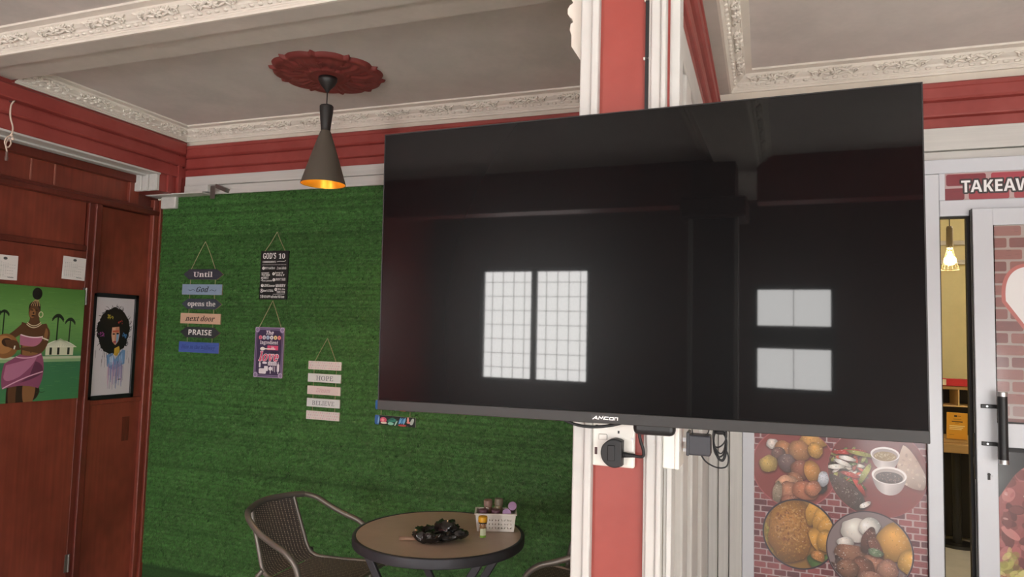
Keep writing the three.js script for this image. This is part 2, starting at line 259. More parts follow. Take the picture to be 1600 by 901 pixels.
// ------------------------------------------------------------------ artificial grass wall
{
  const t = thing('grass_wall', 'green artificial grass panel covering the back wall behind the round table', 'artificial grass', [0, 0, -3.5]);
  const back = dataTex(256, (u, v) => { const k = 16 * tn(u, v, 30, 1.1) + 12 * tn(u, v, 90, 4.4) - 8 * Math.pow(Math.abs(Math.sin(v * Math.PI * 6)), 12); return [cl(44 + k * 0.8), cl(78 + k), cl(36 + k * 0.6)]; }, true, [3, 3]);
  obj('backing', worldUV(bb(-3.755, -0.40, FL, 2.352, 0.0, 0.008)), S({ map: back, roughness: 0.95 }), t);
  // tufts of three drooping blades, far too many to count
  const pos = [];
  for (let k = 0; k < 4; k++) { const a = -0.9 + k * 0.6 + rr(-0.2, 0.2), L = rr(0.009, 0.013), w = 0.0012, sx = Math.sin(a) * 0.006, d = rr(0.002, 0.006); pos.push(-w, 0, 0, w, 0, 0, sx + w * 0.8, -d, L * 0.55, -w, 0, 0, sx + w * 0.8, -d, L * 0.55, sx - w * 0.8, -d, L * 0.55, sx - w * 0.8, -d, L * 0.55, sx + w * 0.8, -d, L * 0.55, sx * 1.9, -d - 0.011, L * 0.8); }
  const g = new THREE.BufferGeometry(); g.setAttribute('position', new THREE.BufferAttribute(new Float32Array(pos), 3)); g.computeVertexNormals();
  const N = 300000, im = new THREE.InstancedMesh(g, S({ color: 0xffffff, roughness: 0.55, side: THREE.DoubleSide }), N), m = new THREE.Matrix4(), q = new THREE.Quaternion(), e = new THREE.Euler(), c = new THREE.Color();
  const rows = Array.from({ length: 500 }, () => rr(-1, 1));
  for (let i = 0; i < N; i++) {
    const row = Math.floor(rr(0, 470)), y = 0.006 + row * 0.005 + rr(-0.001, 0.001), x = rr(-3.752, -0.41);
    e.set(rr(-0.35, 0.35), rr(-0.3, 0.3), rr(-0.5, 0.5)); q.setFromEuler(e);
    const s = rr(0.75, 1.2); m.compose(V(x, y, 0.007), q, V(s, s, s)); im.setMatrixAt(i, m);
    const k = rr(0.4, 1.45) * (1 + 0.12 * rows[row] * 2.4 + 0.16 * noise.noise(x * 1.3, y * 9, 1)), pale = rnd() < 0.10 ? 2.0 : 1;
    c.setRGB(0.076 * k * pale, 0.228 * k * (pale > 1 ? 1.25 : 1), 0.053 * k * pale); im.setColorAt(i, c);
  }
  im.name = 'pile'; im.userData.kind = 'stuff'; im.castShadow = im.receiveShadow = true; t.add(im);
}

// ------------------------------------------------------------------ red wooden door set on the left
{
  const d = structGroup('door_1'), W = (name, geo, mat = M.wood, label) => obj(name, worldUV(geo.length ? mg(geo) : geo), mat, d, label);
  W('backing_board', bb(-3.85, -3.80, FL, 2.456, -3.5, -0.6), M.woodDark);
  W('head_rail', rb(-3.82, -3.755, 2.405, 2.455, -3.315, -0.6, 0.006), M.woodDark);
  W('head_panel', bb(-3.82, -3.790, 2.27, 2.41, -3.25, -0.6));
  for (const z of [-2.635, -2.772]) W('panel_batten', bb(-3.80, -3.786, 2.285, 2.402, z - 0.004, z + 0.004), S({ color: 0x9a5f50, roughness: 0.6 }));
  W('head_post', rb(-3.82, -3.764, 2.262, 2.41, -3.32, -3.25, 0.005));
  W('bead_rail', [rb(-3.82, -3.745, 2.222, 2.256, -3.5, -0.6, 0.008), rb(-3.82, -3.762, 2.252, 2.275, -3.5, -0.6, 0.006)], M.woodDark);
  W('corner_post', [rb(-3.83, -3.735, FL, 2.328, -3.497, -3.468, 0.006), rb(-3.83, -3.750, FL, 2.328, -3.468, -3.43, 0.008)]);
  W('corner_panel', bb(-3.82, -3.785, 2.256, 2.320, -3.43, -3.32), M.woodDark);
  W('transom_panel', bb(-3.82, -3.784, 1.95, 2.228, -2.975, -0.6));
  W('transom_rail', [rb(-3.82, -3.768, 1.932, 1.966, -3.0, -0.6, 0.006)], M.woodDark);
  W('mullion', [rb(-3.83, -3.752, FL, 2.225, -3.062, -3.020, 0.006), rb(-3.83, -3.766, FL, 2.225, -3.022, -2.985, 0.004)], M.woodDark);
  W('side_panel', bb(-3.82, -3.780, 1.045, 2.215, -3.44, -3.06));
  W('side_panel', bb(-3.82, -3.776, FL + 0.02, 1.03, -3.44, -3.06));
  W('side_rail', rb(-3.82, -3.764, 1.02, 1.05, -3.44, -3.06, 0.006));
  const leaf = W('leaf', rb(-3.815, -3.768, FL + 0.02, 1.93, -2.992, -2.21, 0.006));
  W('leaf', rb(-3.815, -3.768, FL + 0.02, 1.93, -2.20, -1.42, 0.006));
  for (const y of [0.13, 1.665]) obj('hinge', [cyl(0.006, 0.006, 0.1, -3.762, y, -2.996, 10), bb(-3.768, -3.764, y - 0.05, y + 0.05, -2.994, -2.975)], M.metal, leaf);
  obj('lock_plate', bb(-3.777, -3.774, 0.78, 0.93, -3.36, -3.31), M.woodDark, d, 'dark mark of a removed lock');
}

// ------------------------------------------------------------------ printed boards
function board(name, w, h, t, map, sideMat, parent, x, y, z, o = {}) {  // front faces +z; map is shared, o.r = [u0, v0, u1, v1]
  const g = new THREE.BoxGeometry(w, h, t), uv = g.attributes.uv, r = o.r || [0, 0, 1, 1];
  for (let i = 16; i < 20; i++) uv.setXY(i, r[0] + (r[2] - r[0]) * uv.getX(i), r[1] + (r[3] - r[1]) * uv.getY(i));
  const m = new THREE.Mesh(g, [sideMat, sideMat, sideMat, sideMat, map, sideMat]); m.name = numbered(name); m.position.set(x, y, z); if (o.rz) m.rotation.z = o.rz; if (o.label) m.userData.label = o.label; m.castShadow = m.receiveShadow = true; parent.add(m); return m;
}
const print = (c, rough = 0.5) => S({ map: tex(c), roughness: rough });
const woodSide = S({ color: 0x9a8468, roughness: 0.7 });
function text(x, s, px, py, size, o = {}) {                         // one centred line, optionally squeezed to o.w
  x.save(); x.translate(px, py); if (o.skew) x.transform(1, 0, -o.skew, 1, 0, 0); if (o.rot) x.rotate(o.rot);
  x.font = (o.style || '') + ' ' + size + 'px ' + (o.font || 'serif'); x.textAlign = o.align || 'center'; x.textBaseline = 'middle';
  const w = x.measureText(s).width; if (o.w) x.scale(o.w / w, 1);
  if (o.stroke) { x.lineWidth = o.lw || 3; x.lineJoin = 'round'; x.strokeStyle = o.stroke; x.strokeText(s, 0, 0); }
  x.fillStyle = o.fill || '#fff'; x.fillText(s, 0, 0); x.restore();
}
const flecks = (x, x0, y0, w, h, cols, n, s) => { for (let i = 0; i < n; i++) { x.globalAlpha = rr(0.1, 0.45); x.fillStyle = cols[Math.floor(rr(0, cols.length))]; x.fillRect(x0 + rr(0, w), y0 + rr(0, h), rr(2, s), rr(1, 2.5)); } x.globalAlpha = 1; };
function hang(t, parts) { for (const p of parts) obj('cord', tube(p, 0.0017, 12, 5), M.string, t); }

{ // six-board hanging sign
  const t = thing('hanging_sign', 'hanging sign of six small wooden boards saying Until God opens the next door', 'sign', [-3.365, 1.6, -3.482]);
  const c = canvas(512, 768, (x) => {
    const bg = ['#33333f', '#8496ad', '#3a3f4b', '#c9a48c', '#2f3134', '#4058a0'];
    bg.forEach((b, i) => { x.fillStyle = b; x.fillRect(0, i * 128, 512, 128); flecks(x, 0, i * 128, 500, 126, i === 5 ? ['#6f86c4', '#2c3f80', '#8fa2d6'] : i === 1 ? ['#a9b8cb', '#6c7f98'] : i === 3 ? ['#dcbca6', '#b38d74'] : ['#4c4f5a', '#222429'], 160, 90); });
    text(x, 'Until', 256, 66, 84, { style: 'bold', fill: '#ded8d6', w: 250 });
    text(x, 'God', 262, 192, 92, { style: 'bold', skew: 0.3, fill: '#20242c', w: 160 });
    x.strokeStyle = '#20242c'; x.lineWidth = 5; for (const s of [-1, 1]) { x.beginPath(); x.moveTo(262 + s * 95, 208); x.bezierCurveTo(262 + s * 130, 170, 262 + s * 160, 240, 262 + s * 175, 190); x.stroke(); }
    text(x, 'opens the', 256, 318, 80, { style: 'bold', fill: '#d8d4d0', w: 360 });
    text(x, 'next door', 256, 448, 88, { style: 'bold', skew: 0.3, fill: '#2a1c18', w: 370 });
    text(x, 'PRAISE', 256, 576, 92, { style: 'bold', font: 'sans-serif', fill: '#e4e0da', w: 310 });
    text(x, 'Him in the hallway', 250, 702, 62, { style: 'bold', fill: '#273a78', skew: 0.2, w: 430 });
  });
  const m = print(c, 0.6), ys = [1.8375, 1.741, 1.6485, 1.556, 1.4685, 1.374], w = 0.322, h = 0.066;
  ys.forEach((y, i) => {
    const r = [0, 1 - (i + 1) / 6, 1, 1 - i / 6];
    if (i % 2) return board('board', w, h, 0.009, m, woodSide, t, 0, y - 1.6, 0, { r, rz: -0.008 });
    const s = new THREE.Shape([[-w / 2, 0], [-w / 2 + 0.05, h / 2], [w / 2 - 0.05, h / 2], [w / 2, 0], [w / 2 - 0.05, -h / 2], [-w / 2 + 0.05, -h / 2]].map((p) => new THREE.Vector2(...p)));
    const g = new THREE.ExtrudeGeometry(s, { depth: 0.009, bevelEnabled: false }), uv = g.attributes.uv, p = g.attributes.position;
    for (let k = 0; k < uv.count; k++) uv.setXY(k, (p.getX(k) / w + 0.5), r[1] + (r[3] - r[1]) * (p.getY(k) / h + 0.5));
    const b = new THREE.Mesh(g, [m, woodSide]); b.name = numbered('board'); b.position.set(0.003, y - 1.6, -0.0045); b.rotation.z = -0.008; b.castShadow = b.receiveShadow = true; t.add(b);
  });
  hang(t, [[[-0.10, 0.265, 0.002], [-0.045, 0.365, 0.002], [0.004, 0.448, 0]], [[0.10, 0.265, 0.002], [0.055, 0.36, 0.002], [0.004, 0.448, 0]], ...[0, 1, 2, 3, 4].flatMap((i) => [-0.10, 0.10].map((x) => [[x, ys[i] - 1.6 - 0.03, 0], [x, ys[i + 1] - 1.6 + 0.03, 0]]))]);
}
{ // black commandments board
  const t = thing('hanging_sign', "black hanging board headed GOD'S 10 in white lettering", 'sign', [-2.814, 1.83, -3.482]);
  const c = canvas(410, 600, (x, w, h) => {
    x.fillStyle = '#121212'; x.fillRect(0, 0, w, h);
    const o = { font: 'serif', style: 'bold', fill: '#ecebe8' }, sn = { ...o, font: 'sans-serif' };
    text(x, "GOD'S", 128, 62, 98, { ...o, w: 200 }); text(x, '10', 312, 66, 88, { ...o, w: 100 });
    text(x, 'COMMANDMENTS', 126, 136, 30, { ...sn, w: 196 }); x.strokeStyle = '#ecebe8'; x.lineWidth = 6; x.beginPath(); x.moveTo(240, 138); x.bezierCurveTo(300, 118, 350, 150, 372, 118); x.stroke();
    x.setLineDash([6, 6]); x.beginPath(); x.moveTo(26, 172); x.lineTo(384, 172); x.stroke(); x.setLineDash([]);
    const dot = (n, px, py) => { x.fillStyle = '#ecebe8'; x.beginPath(); x.arc(px, py, 19, 0, 7); x.fill(); text(x, n, px, py, 28, { ...sn, fill: '#121212' }); };
    dot('1', 46, 214); text(x, 'PUT God first', 142, 214, 38, { ...o, w: 150 }); text(x, '2 no idols', 316, 214, 42, { ...o, w: 140, skew: 0.15 });
    text(x, '3', 30, 284, 48, o); text(x, 'respect', 88, 272, 28, { ...sn, w: 90 }); text(x, 'HIS NAME', 92, 298, 30, { ...sn, w: 110 }); dot('4', 202, 284); text(x, 'keep it', 282, 270, 30, { ...o, w: 120, skew: 0.2 }); text(x, 'HOLY', 300, 300, 30, { ...sn, w: 130 });
    text(x, '5', 30, 346, 60, o); text(x, 'OBEY', 86, 332, 42, { ...o, w: 90 }); text(x, 'your parents', 112, 368, 26, { ...o, skew: 0.2, w: 150 }); dot('6', 210, 358); text(x, "DON'T kill", 308, 352, 44, { ...o, w: 146 });
    dot('7', 40, 428); text(x, 'LOVE', 98, 428, 42, { ...sn, w: 74 }); text(x, 'honour', 186, 430, 38, { ...o, skew: 0.2, w: 90 }); text(x, 'MARRY', 312, 430, 50, { ...sn, w: 146 });
    text(x, '8', 34, 492, 66, o); text(x, "don't STEAL", 132, 492, 40, { ...sn, w: 160 }); dot('9', 246, 476); text(x, 'TELL the', 326, 474, 28, { ...sn, w: 110 }); text(x, 'TRUTH', 320, 508, 42, { ...o, w: 126 }); x.lineWidth = 3; x.beginPath(); x.moveTo(204, 534); x.lineTo(376, 534); x.stroke();
    text(x, '10', 40, 564, 52, { ...o, w: 52 }); text(x, 'BE HAPPY with what YOU have', 226, 566, 42, { ...sn, w: 300 });
  });
  board('board', 0.204, 0.298, 0.01, print(c, 0.5), M.black, t, 0, 0, 0);
  hang(t, [[[-0.075, 0.147, 0.004], [-0.03, 0.205, 0.003], [0.006, 0.266, 0]], [[0.075, 0.147, 0.004], [0.04, 0.205, 0.003], [0.006, 0.266, 0]]]);
}
{ // purple kitchen sign
  const t = thing('hanging_sign', 'purple hanging plaque with pink word love, hung below the black board', 'sign', [-2.822, 1.36, -3.482]);
  const c = canvas(430, 610, (x, w, h) => {
    x.fillStyle = '#8d7a9c'; x.fillRect(0, 0, w, h); x.fillStyle = '#3d3050'; x.fillRect(16, 16, w - 32, h - 32); x.strokeStyle = '#a596b4'; x.lineWidth = 5; x.strokeRect(28, 28, w - 56, h - 56);
    for (const [a, b] of [[28, 28], [w - 28, 28], [28, h - 28], [w - 28, h - 28]]) { x.fillStyle = '#8d7a9c'; x.beginPath(); x.arc(a, b, 40, 0, 7); x.fill(); x.strokeStyle = '#d4c8dc'; x.beginPath(); x.arc(a, b, 26, 0, 7); x.stroke(); }
    text(x, 'The', 218, 66, 72, { style: 'bold', font: 'sans-serif', skew: 0.2, fill: '#f3eef2', w: 120 });
    'SECRET'.split('').forEach((s, i) => { x.fillStyle = ['#e8738c', '#d9d4dc', '#b8cde0', '#f0eee8', '#eedc9a', '#e78a80'][i]; x.beginPath(); x.arc(80 + i * 56, 124, 25, 0, 7); x.fill(); text(x, s, 80 + i * 56, 126, 32, { style: 'bold', font: 'sans-serif', fill: '#3d3050' }); });
    text(x, 'Ingredient', 212, 184, 60, { style: 'bold', fill: '#f3eef2', w: 270 });
    x.fillStyle = '#e0567c'; x.fillRect(190, 220, 160, 56); x.fillStyle = '#efece6'; x.beginPath(); x.ellipse(120, 262, 36, 22, 0, 0, 7); x.fill(); x.fillRect(140, 256, 170, 12); text(x, 'is', 270, 246, 50, { style: 'bold', fill: '#f6e9ee' });
    text(x, 'always', 300, 300, 40, { style: 'bold', skew: 0.2, fill: '#15101c', w: 130 });
    text(x, 'love', 222, 356, 150, { style: 'bold', skew: 0.25, fill: '#d83a66', stroke: '#f6e6ec', lw: 12, w: 290 });
    x.fillStyle = '#e9e4ea'; const R = (a, b, cw, ch, r) => { x.beginPath(); x.roundRect(a, b, cw, ch, r); x.fill(); };
    R(76, 430, 26, 60, 10); R(84, 412, 10, 30, 3); R(126, 420, 70, 24, 12); R(210, 416, 130, 46, 8); R(78, 500, 110, 64, 16); R(156, 470, 58, 60, 8); x.beginPath(); x.ellipse(250, 500, 28, 24, 0, 0, 7); x.fill(); R(246, 470, 10, 90, 4); R(346, 440, 34, 96, 14); R(358, 418, 10, 140, 4); R(282, 468, 10, 60, 4); R(310, 470, 8, 70, 3);
    x.strokeStyle = '#3d3050'; x.lineWidth = 3; for (let i = 0; i < 9; i++) { x.beginPath(); x.moveTo(222 + i * 13, 420); x.lineTo(222 + i * 13, 458); x.stroke(); }
  });
  board('board', 0.213, 0.303, 0.012, print(c, 0.45), S({ color: 0x9a8a7a, roughness: 0.7 }), t, 0, 0, 0);
  hang(t, [[[-0.082, 0.15, 0.004], [-0.035, 0.235, 0.003], [0.008, 0.315, 0.002]], [[0.082, 0.15, 0.004], [0.045, 0.235, 0.003], [0.008, 0.315, 0.002]]]);
}
{ // HOPE / BELIEVE sign
  const t = thing('hanging_sign', 'hanging sign of five whitewashed slats reading HOPE and BELIEVE', 'sign', [-2.42, 1.15, -3.482]);
  const c = canvas(512, 640, (x) => {
    for (let i = 0; i < 5; i++) {
      x.fillStyle = ['#d9d0cb', '#d8dad8', '#dccac6', '#d5d8d8', '#dad2ce'][i]; x.fillRect(0, i * 128, 512, 128); flecks(x, 0, i * 128, 500, 126, ['#ffffff', '#bdb4ae'], 60, 70);
      if (i === 0 || i === 4) for (let k = 0; k < 44; k++) { x.fillStyle = ['#d9a3b0', '#c7a6b4', '#e0b8bf'][k % 3]; x.beginPath(); x.ellipse(18 + (k % 15) * 34 + (Math.floor(k / 15) % 2) * 17, i * 128 + 24 + Math.floor(k / 15) * 40, 6, 11, 0.3, 0, 7); x.fill(); }
    }
    text(x, 'HOPE', 262, 196, 96, { fill: '#5a6068', w: 270 }); text(x, 'Dream', 250, 318, 84, { skew: 0.3, fill: '#c69aa2', w: 220 }); text(x, 'BELIEVE', 256, 452, 88, { fill: '#666b72', w: 350 });
  });
  const m = print(c, 0.6), side = S({ color: 0xbfb6ac, roughness: 0.7 }), ys = [1.296, 1.223, 1.151, 1.079, 1.006];
  ys.forEach((y, i) => board('slat', 0.227, 0.049, 0.009, m, side, t, 0, y - 1.15, 0, { r: [0, 1 - (i + 1) / 5, 1, 1 - i / 5], rz: -0.004 }));
  hang(t, [[[-0.07, 0.17, 0.002], [-0.03, 0.24, 0.002], [0.008, 0.306, 0]], [[0.075, 0.17, 0.002], [0.042, 0.24, 0.002], [0.008, 0.306, 0]], ...[0, 1, 2, 3].flatMap((i) => [-0.075, 0.078].map((x) => [[x, ys[i] - 1.15 - 0.024, 0], [x, ys[i + 1] - 1.15 + 0.024, 0]]))]);
}
{ // floral sign half behind the television
  const t = thing('hanging_sign', 'hanging boards with painted tropical leaves and flowers, half hidden behind the television corner', 'sign', [-1.943, 1.04, -3.482]);
  const c = canvas(512, 256, (x) => {
    x.fillStyle = '#14211f'; x.fillRect(0, 0, 512, 256);
    for (const y0 of [0, 128]) {
      const leaf = (a, b, w, h, r, col) => { x.save(); x.translate(a, y0 + b); x.rotate(r); x.fillStyle = col; x.beginPath(); x.ellipse(0, 0, w, h, 0, 0, 7); x.fill(); x.restore(); };
      leaf(30, 60, 34, 80, 0, '#2c66a8'); leaf(48, 70, 8, 60, 0.1, '#8cc0e0'); leaf(110, 62, 42, 40, 0, '#d85a78'); leaf(104, 60, 20, 18, 0, '#f2a0a4'); leaf(118, 100, 40, 14, 0, '#e9d9c8');
      for (let k = 0; k < 6; k++) leaf(200 + k * 18, 50 + (k % 3) * 22, 46, 15, -0.6 + k * 0.35, ['#1d6b58', '#2f8f78', '#0f4a40'][k % 3]);
      leaf(205, 104, 38, 20, 0, '#8fd0b8'); leaf(270, 96, 8, 40, 0.4, '#bfe5d2');
      for (let k = 0; k < 5; k++) leaf(320 + k * 14, 56, 12, 48, 0.25 + (k % 2) * 0.3, ['#4b93c8', '#79b9e0', '#2a6da6'][k % 3]);
      leaf(350, 116, 52, 14, 0, '#c84a4a'); leaf(420, 40, 12, 44, 0, '#f0a59c'); leaf(428, 72, 24, 14, 0, '#ee8f88'); leaf(470, 60, 20, 52, 0.3, '#b9c8c0'); leaf(452, 110, 30, 10, 0, '#0a0d0d');
    }
  });
  const m = print(c, 0.4), side = S({ color: 0xd8d2c8, roughness: 0.6 });
  [[1.090, 0], [1.007, 1]].forEach(([y, i]) => board('slat', 0.257, 0.052, 0.009, m, side, t, 0, y - 1.04, 0, { r: [0, i / 2, 1, i / 2 + 0.5], rz: -0.008 }));
  hang(t, [-0.092, 0.092].flatMap((x) => [[[x, 0.03, 0], [x, -0.012, 0]]]).concat([[[-0.085, 0.07, 0], [0.01, 0.2, 0]], [[0.095, 0.07, 0], [0.01, 0.2, 0]]]));
}
// ------------------------------------------------------------------ things on the wooden doors (they face +x)
{
  const c = canvas(256, 340, (x, w, h) => { x.fillStyle = '#dcd6d2'; x.fillRect(0, 0, w, h); x.fillStyle = '#555'; x.beginPath(); x.arc(130, 46, 20, 0, 7); x.fill(); x.strokeStyle = '#8a8686'; for (let i = 0; i < 11; i++) { x.lineWidth = i % 3 ? 3 : 5; x.beginPath(); x.moveTo(20, 92 + i * 20); let p = 20; while (p < 60 + ((i * 71) % 150) + 30) { x.lineTo(p + 14, 92 + i * 20); x.moveTo(p + 22, 92 + i * 20); p += 22; } x.stroke(); } x.fillStyle = '#666'; x.fillRect(160, 300, 60, 8); });
  const m = print(c, 0.8), side = S({ color: 0xd8d2cc });
  const paper = (z, y, w, label, rz) => { const t = thing('paper_notice', label, 'paper', [-3.766, y, z], Math.PI / 2, 'printed notices on the red door'); board('sheet', w, 0.131, 0.0015, m, side, t, 0, 0, 0, { rz }); };
  paper(-2.52, 1.79, 0.135, 'white printed paper at the left edge of the red door, above the drummer painting', 0.01);
  paper(-2.911, 1.822, 0.142, 'white printed paper near the hinge side of the red door', -0.02);
}
{ // painting of a woman with a calabash
  const t = thing('painting', 'unframed green canvas painting of a woman in pink cloth holding a round calabash', 'painting', [-3.757, 1.388, -2.70], Math.PI / 2);
  const c = canvas(640, 720, (x, w, h) => {
    let g = x.createLinearGradient(0, 0, 0, h); g.addColorStop(0, '#4c7a35'); g.addColorStop(0.3, '#6c9a52'); g.addColorStop(0.56, '#57884a'); g.addColorStop(0.62, '#3c7450'); g.addColorStop(1, '#3f7a4c'); x.fillStyle = g; x.fillRect(0, 0, w, h); flecks(x, 0, 0, w, h, ['#7fae62', '#3f6e36', '#2f6444'], 500, 60);
    x.fillStyle = '#b9bfa0'; x.fillRect(0, 440, w, 18); x.fillStyle = '#86a878'; x.fillRect(0, 456, w, 20);
    const palm = (px, py, s) => { x.strokeStyle = '#1c2616'; x.lineWidth = 9 * s; x.beginPath(); x.moveTo(px, py); x.lineTo(px - 3, 420); x.stroke(); x.lineWidth = 7 * s; for (let k = 0; k < 11; k++) { const a = -3.3 + k * 0.36; x.beginPath(); x.moveTo(px, py); x.quadraticCurveTo(px + Math.cos(a) * 22 * s, py + Math.sin(a) * 26 * s - 6, px + Math.cos(a) * 40 * s, py + Math.sin(a) * 26 * s + 22 * s); x.stroke(); } };
    palm(62, 160, 0.9); palm(118, 170, 0.75); palm(462, 186, 1); palm(548, 206, 0.9);
    x.fillStyle = '#cfd0b4'; x.fillRect(392, 372, 190, 62); x.fillStyle = '#20261a'; for (const a of [418, 470, 540]) x.fillRect(a, 384, 16, 46);
    x.fillStyle = '#e3e2cc'; x.beginPath(); x.moveTo(372, 382); x.quadraticCurveTo(480, 290, 606, 382); x.closePath(); x.fill(); x.strokeStyle = '#9aa084'; x.lineWidth = 2; for (let k = 0; k < 16; k++) { x.beginPath(); x.moveTo(486, 326); x.lineTo(384 + k * 14, 380); x.stroke(); }
    const P = (col, pts) => { x.fillStyle = col; x.beginPath(); x.moveTo(pts[0], pts[1]); for (let i = 2; i < pts.length; i += 4) i + 3 < pts.length ? x.quadraticCurveTo(pts[i], pts[i + 1], pts[i + 2], pts[i + 3]) : x.lineTo(pts[i], pts[i + 1]); x.closePath(); x.fill(); }, E = (col, a, b, rx, ry, r = 0) => { x.fillStyle = col; x.beginPath(); x.ellipse(a, b, rx, ry, r, 0, 7); x.fill(); };
    const sk = '#5a3a22', hi = '#8a5f3a', dk = '#2e1c10';
    P(dk, [168, 600, 160, 660, 166, 720, 230, 720, 300, 720, 356, 720, 372, 660, 360, 600]); P(sk, [176, 610, 170, 670, 180, 720, 212, 720, 224, 720, 220, 660, 226, 610]); P(hi, [262, 610, 258, 680, 272, 720, 300, 720, 330, 720, 350, 660, 340, 610]);
    P(sk, [228, 226, 300, 250, 384, 232, 410, 262, 380, 330, 372, 420, 340, 440, 290, 450, 236, 440, 232, 330, 216, 300]);
    P(hi, [240, 330, 300, 350, 356, 330, 346, 400, 340, 440, 300, 452, 244, 440]); E(dk, 298, 408, 4, 9);
    P('#b06a84', [222, 300, 290, 330, 372, 312, 374, 340, 362, 374, 300, 384, 224, 366]); x.strokeStyle = '#ecd2da'; x.lineWidth = 7; x.beginPath(); x.moveTo(222, 302); x.quadraticCurveTo(300, 332, 372, 314); x.stroke();
    P(sk, [376, 244, 420, 260, 412, 320, 398, 400, 360, 420, 300, 414, 224, 394, 228, 380, 300, 380, 352, 374, 366, 330]); P(sk, [236, 228, 190, 280, 130, 320, 120, 352, 160, 356, 180, 330, 230, 300]); P(hi, [384, 260, 404, 272, 398, 320, 384, 350, 374, 340, 376, 300]); x.strokeStyle = '#ddd5c4'; x.lineWidth = 8; x.beginPath(); x.moveTo(362, 322); x.lineTo(406, 338); x.stroke();
    E('#8a5c34', 138, 374, 78, 74, 0.2); E('#a87646', 126, 366, 58, 54, 0.2); E('#3a2214', 148, 352, 34, 26, 0.3); P(sk, [132, 338, 190, 330, 214, 350, 232, 384, 226, 400, 180, 394, 146, 374]); x.strokeStyle = '#e6e0d2'; x.lineWidth = 9; x.beginPath(); x.moveTo(196, 372); x.lineTo(192, 394); x.stroke();
    P('#8c4a68', [232, 424, 290, 450, 364, 416, 392, 470, 388, 540, 384, 600, 362, 640, 260, 600, 138, 634, 118, 560, 140, 480, 190, 450]); P('#b06f8c', [150, 490, 240, 470, 340, 440, 320, 500, 240, 560, 150, 610, 140, 560]); P('#64304a', [330, 470, 384, 480, 386, 540, 340, 580, 240, 600, 300, 560]); x.strokeStyle = '#dba9bd'; x.lineWidth = 7; x.beginPath(); x.moveTo(140, 630); x.quadraticCurveTo(250, 570, 384, 536); x.stroke(); x.beginPath(); x.moveTo(206, 440); x.quadraticCurveTo(290, 462, 366, 424); x.stroke();
    P(sk, [274, 190, 280, 220, 258, 236, 300, 262, 352, 236, 332, 220, 336, 180]); E(sk, 300, 158, 36, 52, 0.05); E(hi, 290, 170, 20, 30, 0.1); P(dk, [264, 150, 258, 96, 308, 92, 346, 98, 338, 160, 330, 120, 300, 118, 276, 124]); E('#17120f', 312, 46, 32, 38); x.strokeStyle = '#b58f6a'; x.lineWidth = 4; for (let k = 0; k < 5; k++) { x.beginPath(); x.moveTo(276 + k * 14, 124); x.quadraticCurveTo(288 + k * 9, 96, 302 + k * 5, 84); x.stroke(); }
    E(dk, 286, 150, 8, 4); E(dk, 314, 150, 8, 4); E('#2a120c', 296, 186, 12, 5); E(dk, 296, 168, 5, 6); x.strokeStyle = '#d9c9a8'; x.lineWidth = 5; x.beginPath(); x.ellipse(344, 176, 13, 17, 0, 0, 7); x.stroke(); x.beginPath(); x.moveTo(262, 228); x.quadraticCurveTo(304, 268, 348, 226); x.stroke(); x.beginPath(); x.moveTo(258, 238); x.quadraticCurveTo(304, 282, 352, 236); x.stroke();
    x.strokeStyle = '#24401f'; x.lineWidth = 3; x.beginPath(); x.moveTo(348, 666); x.bezierCurveTo(366, 654, 384, 676, 408, 660); x.stroke();
  });
  board('canvas', 0.555, 0.627, 0.016, print(c, 0.55), S({ color: 0x87a070, roughness: 0.8 }), t, 0, 0, 0, { rz: -0.003 });
}
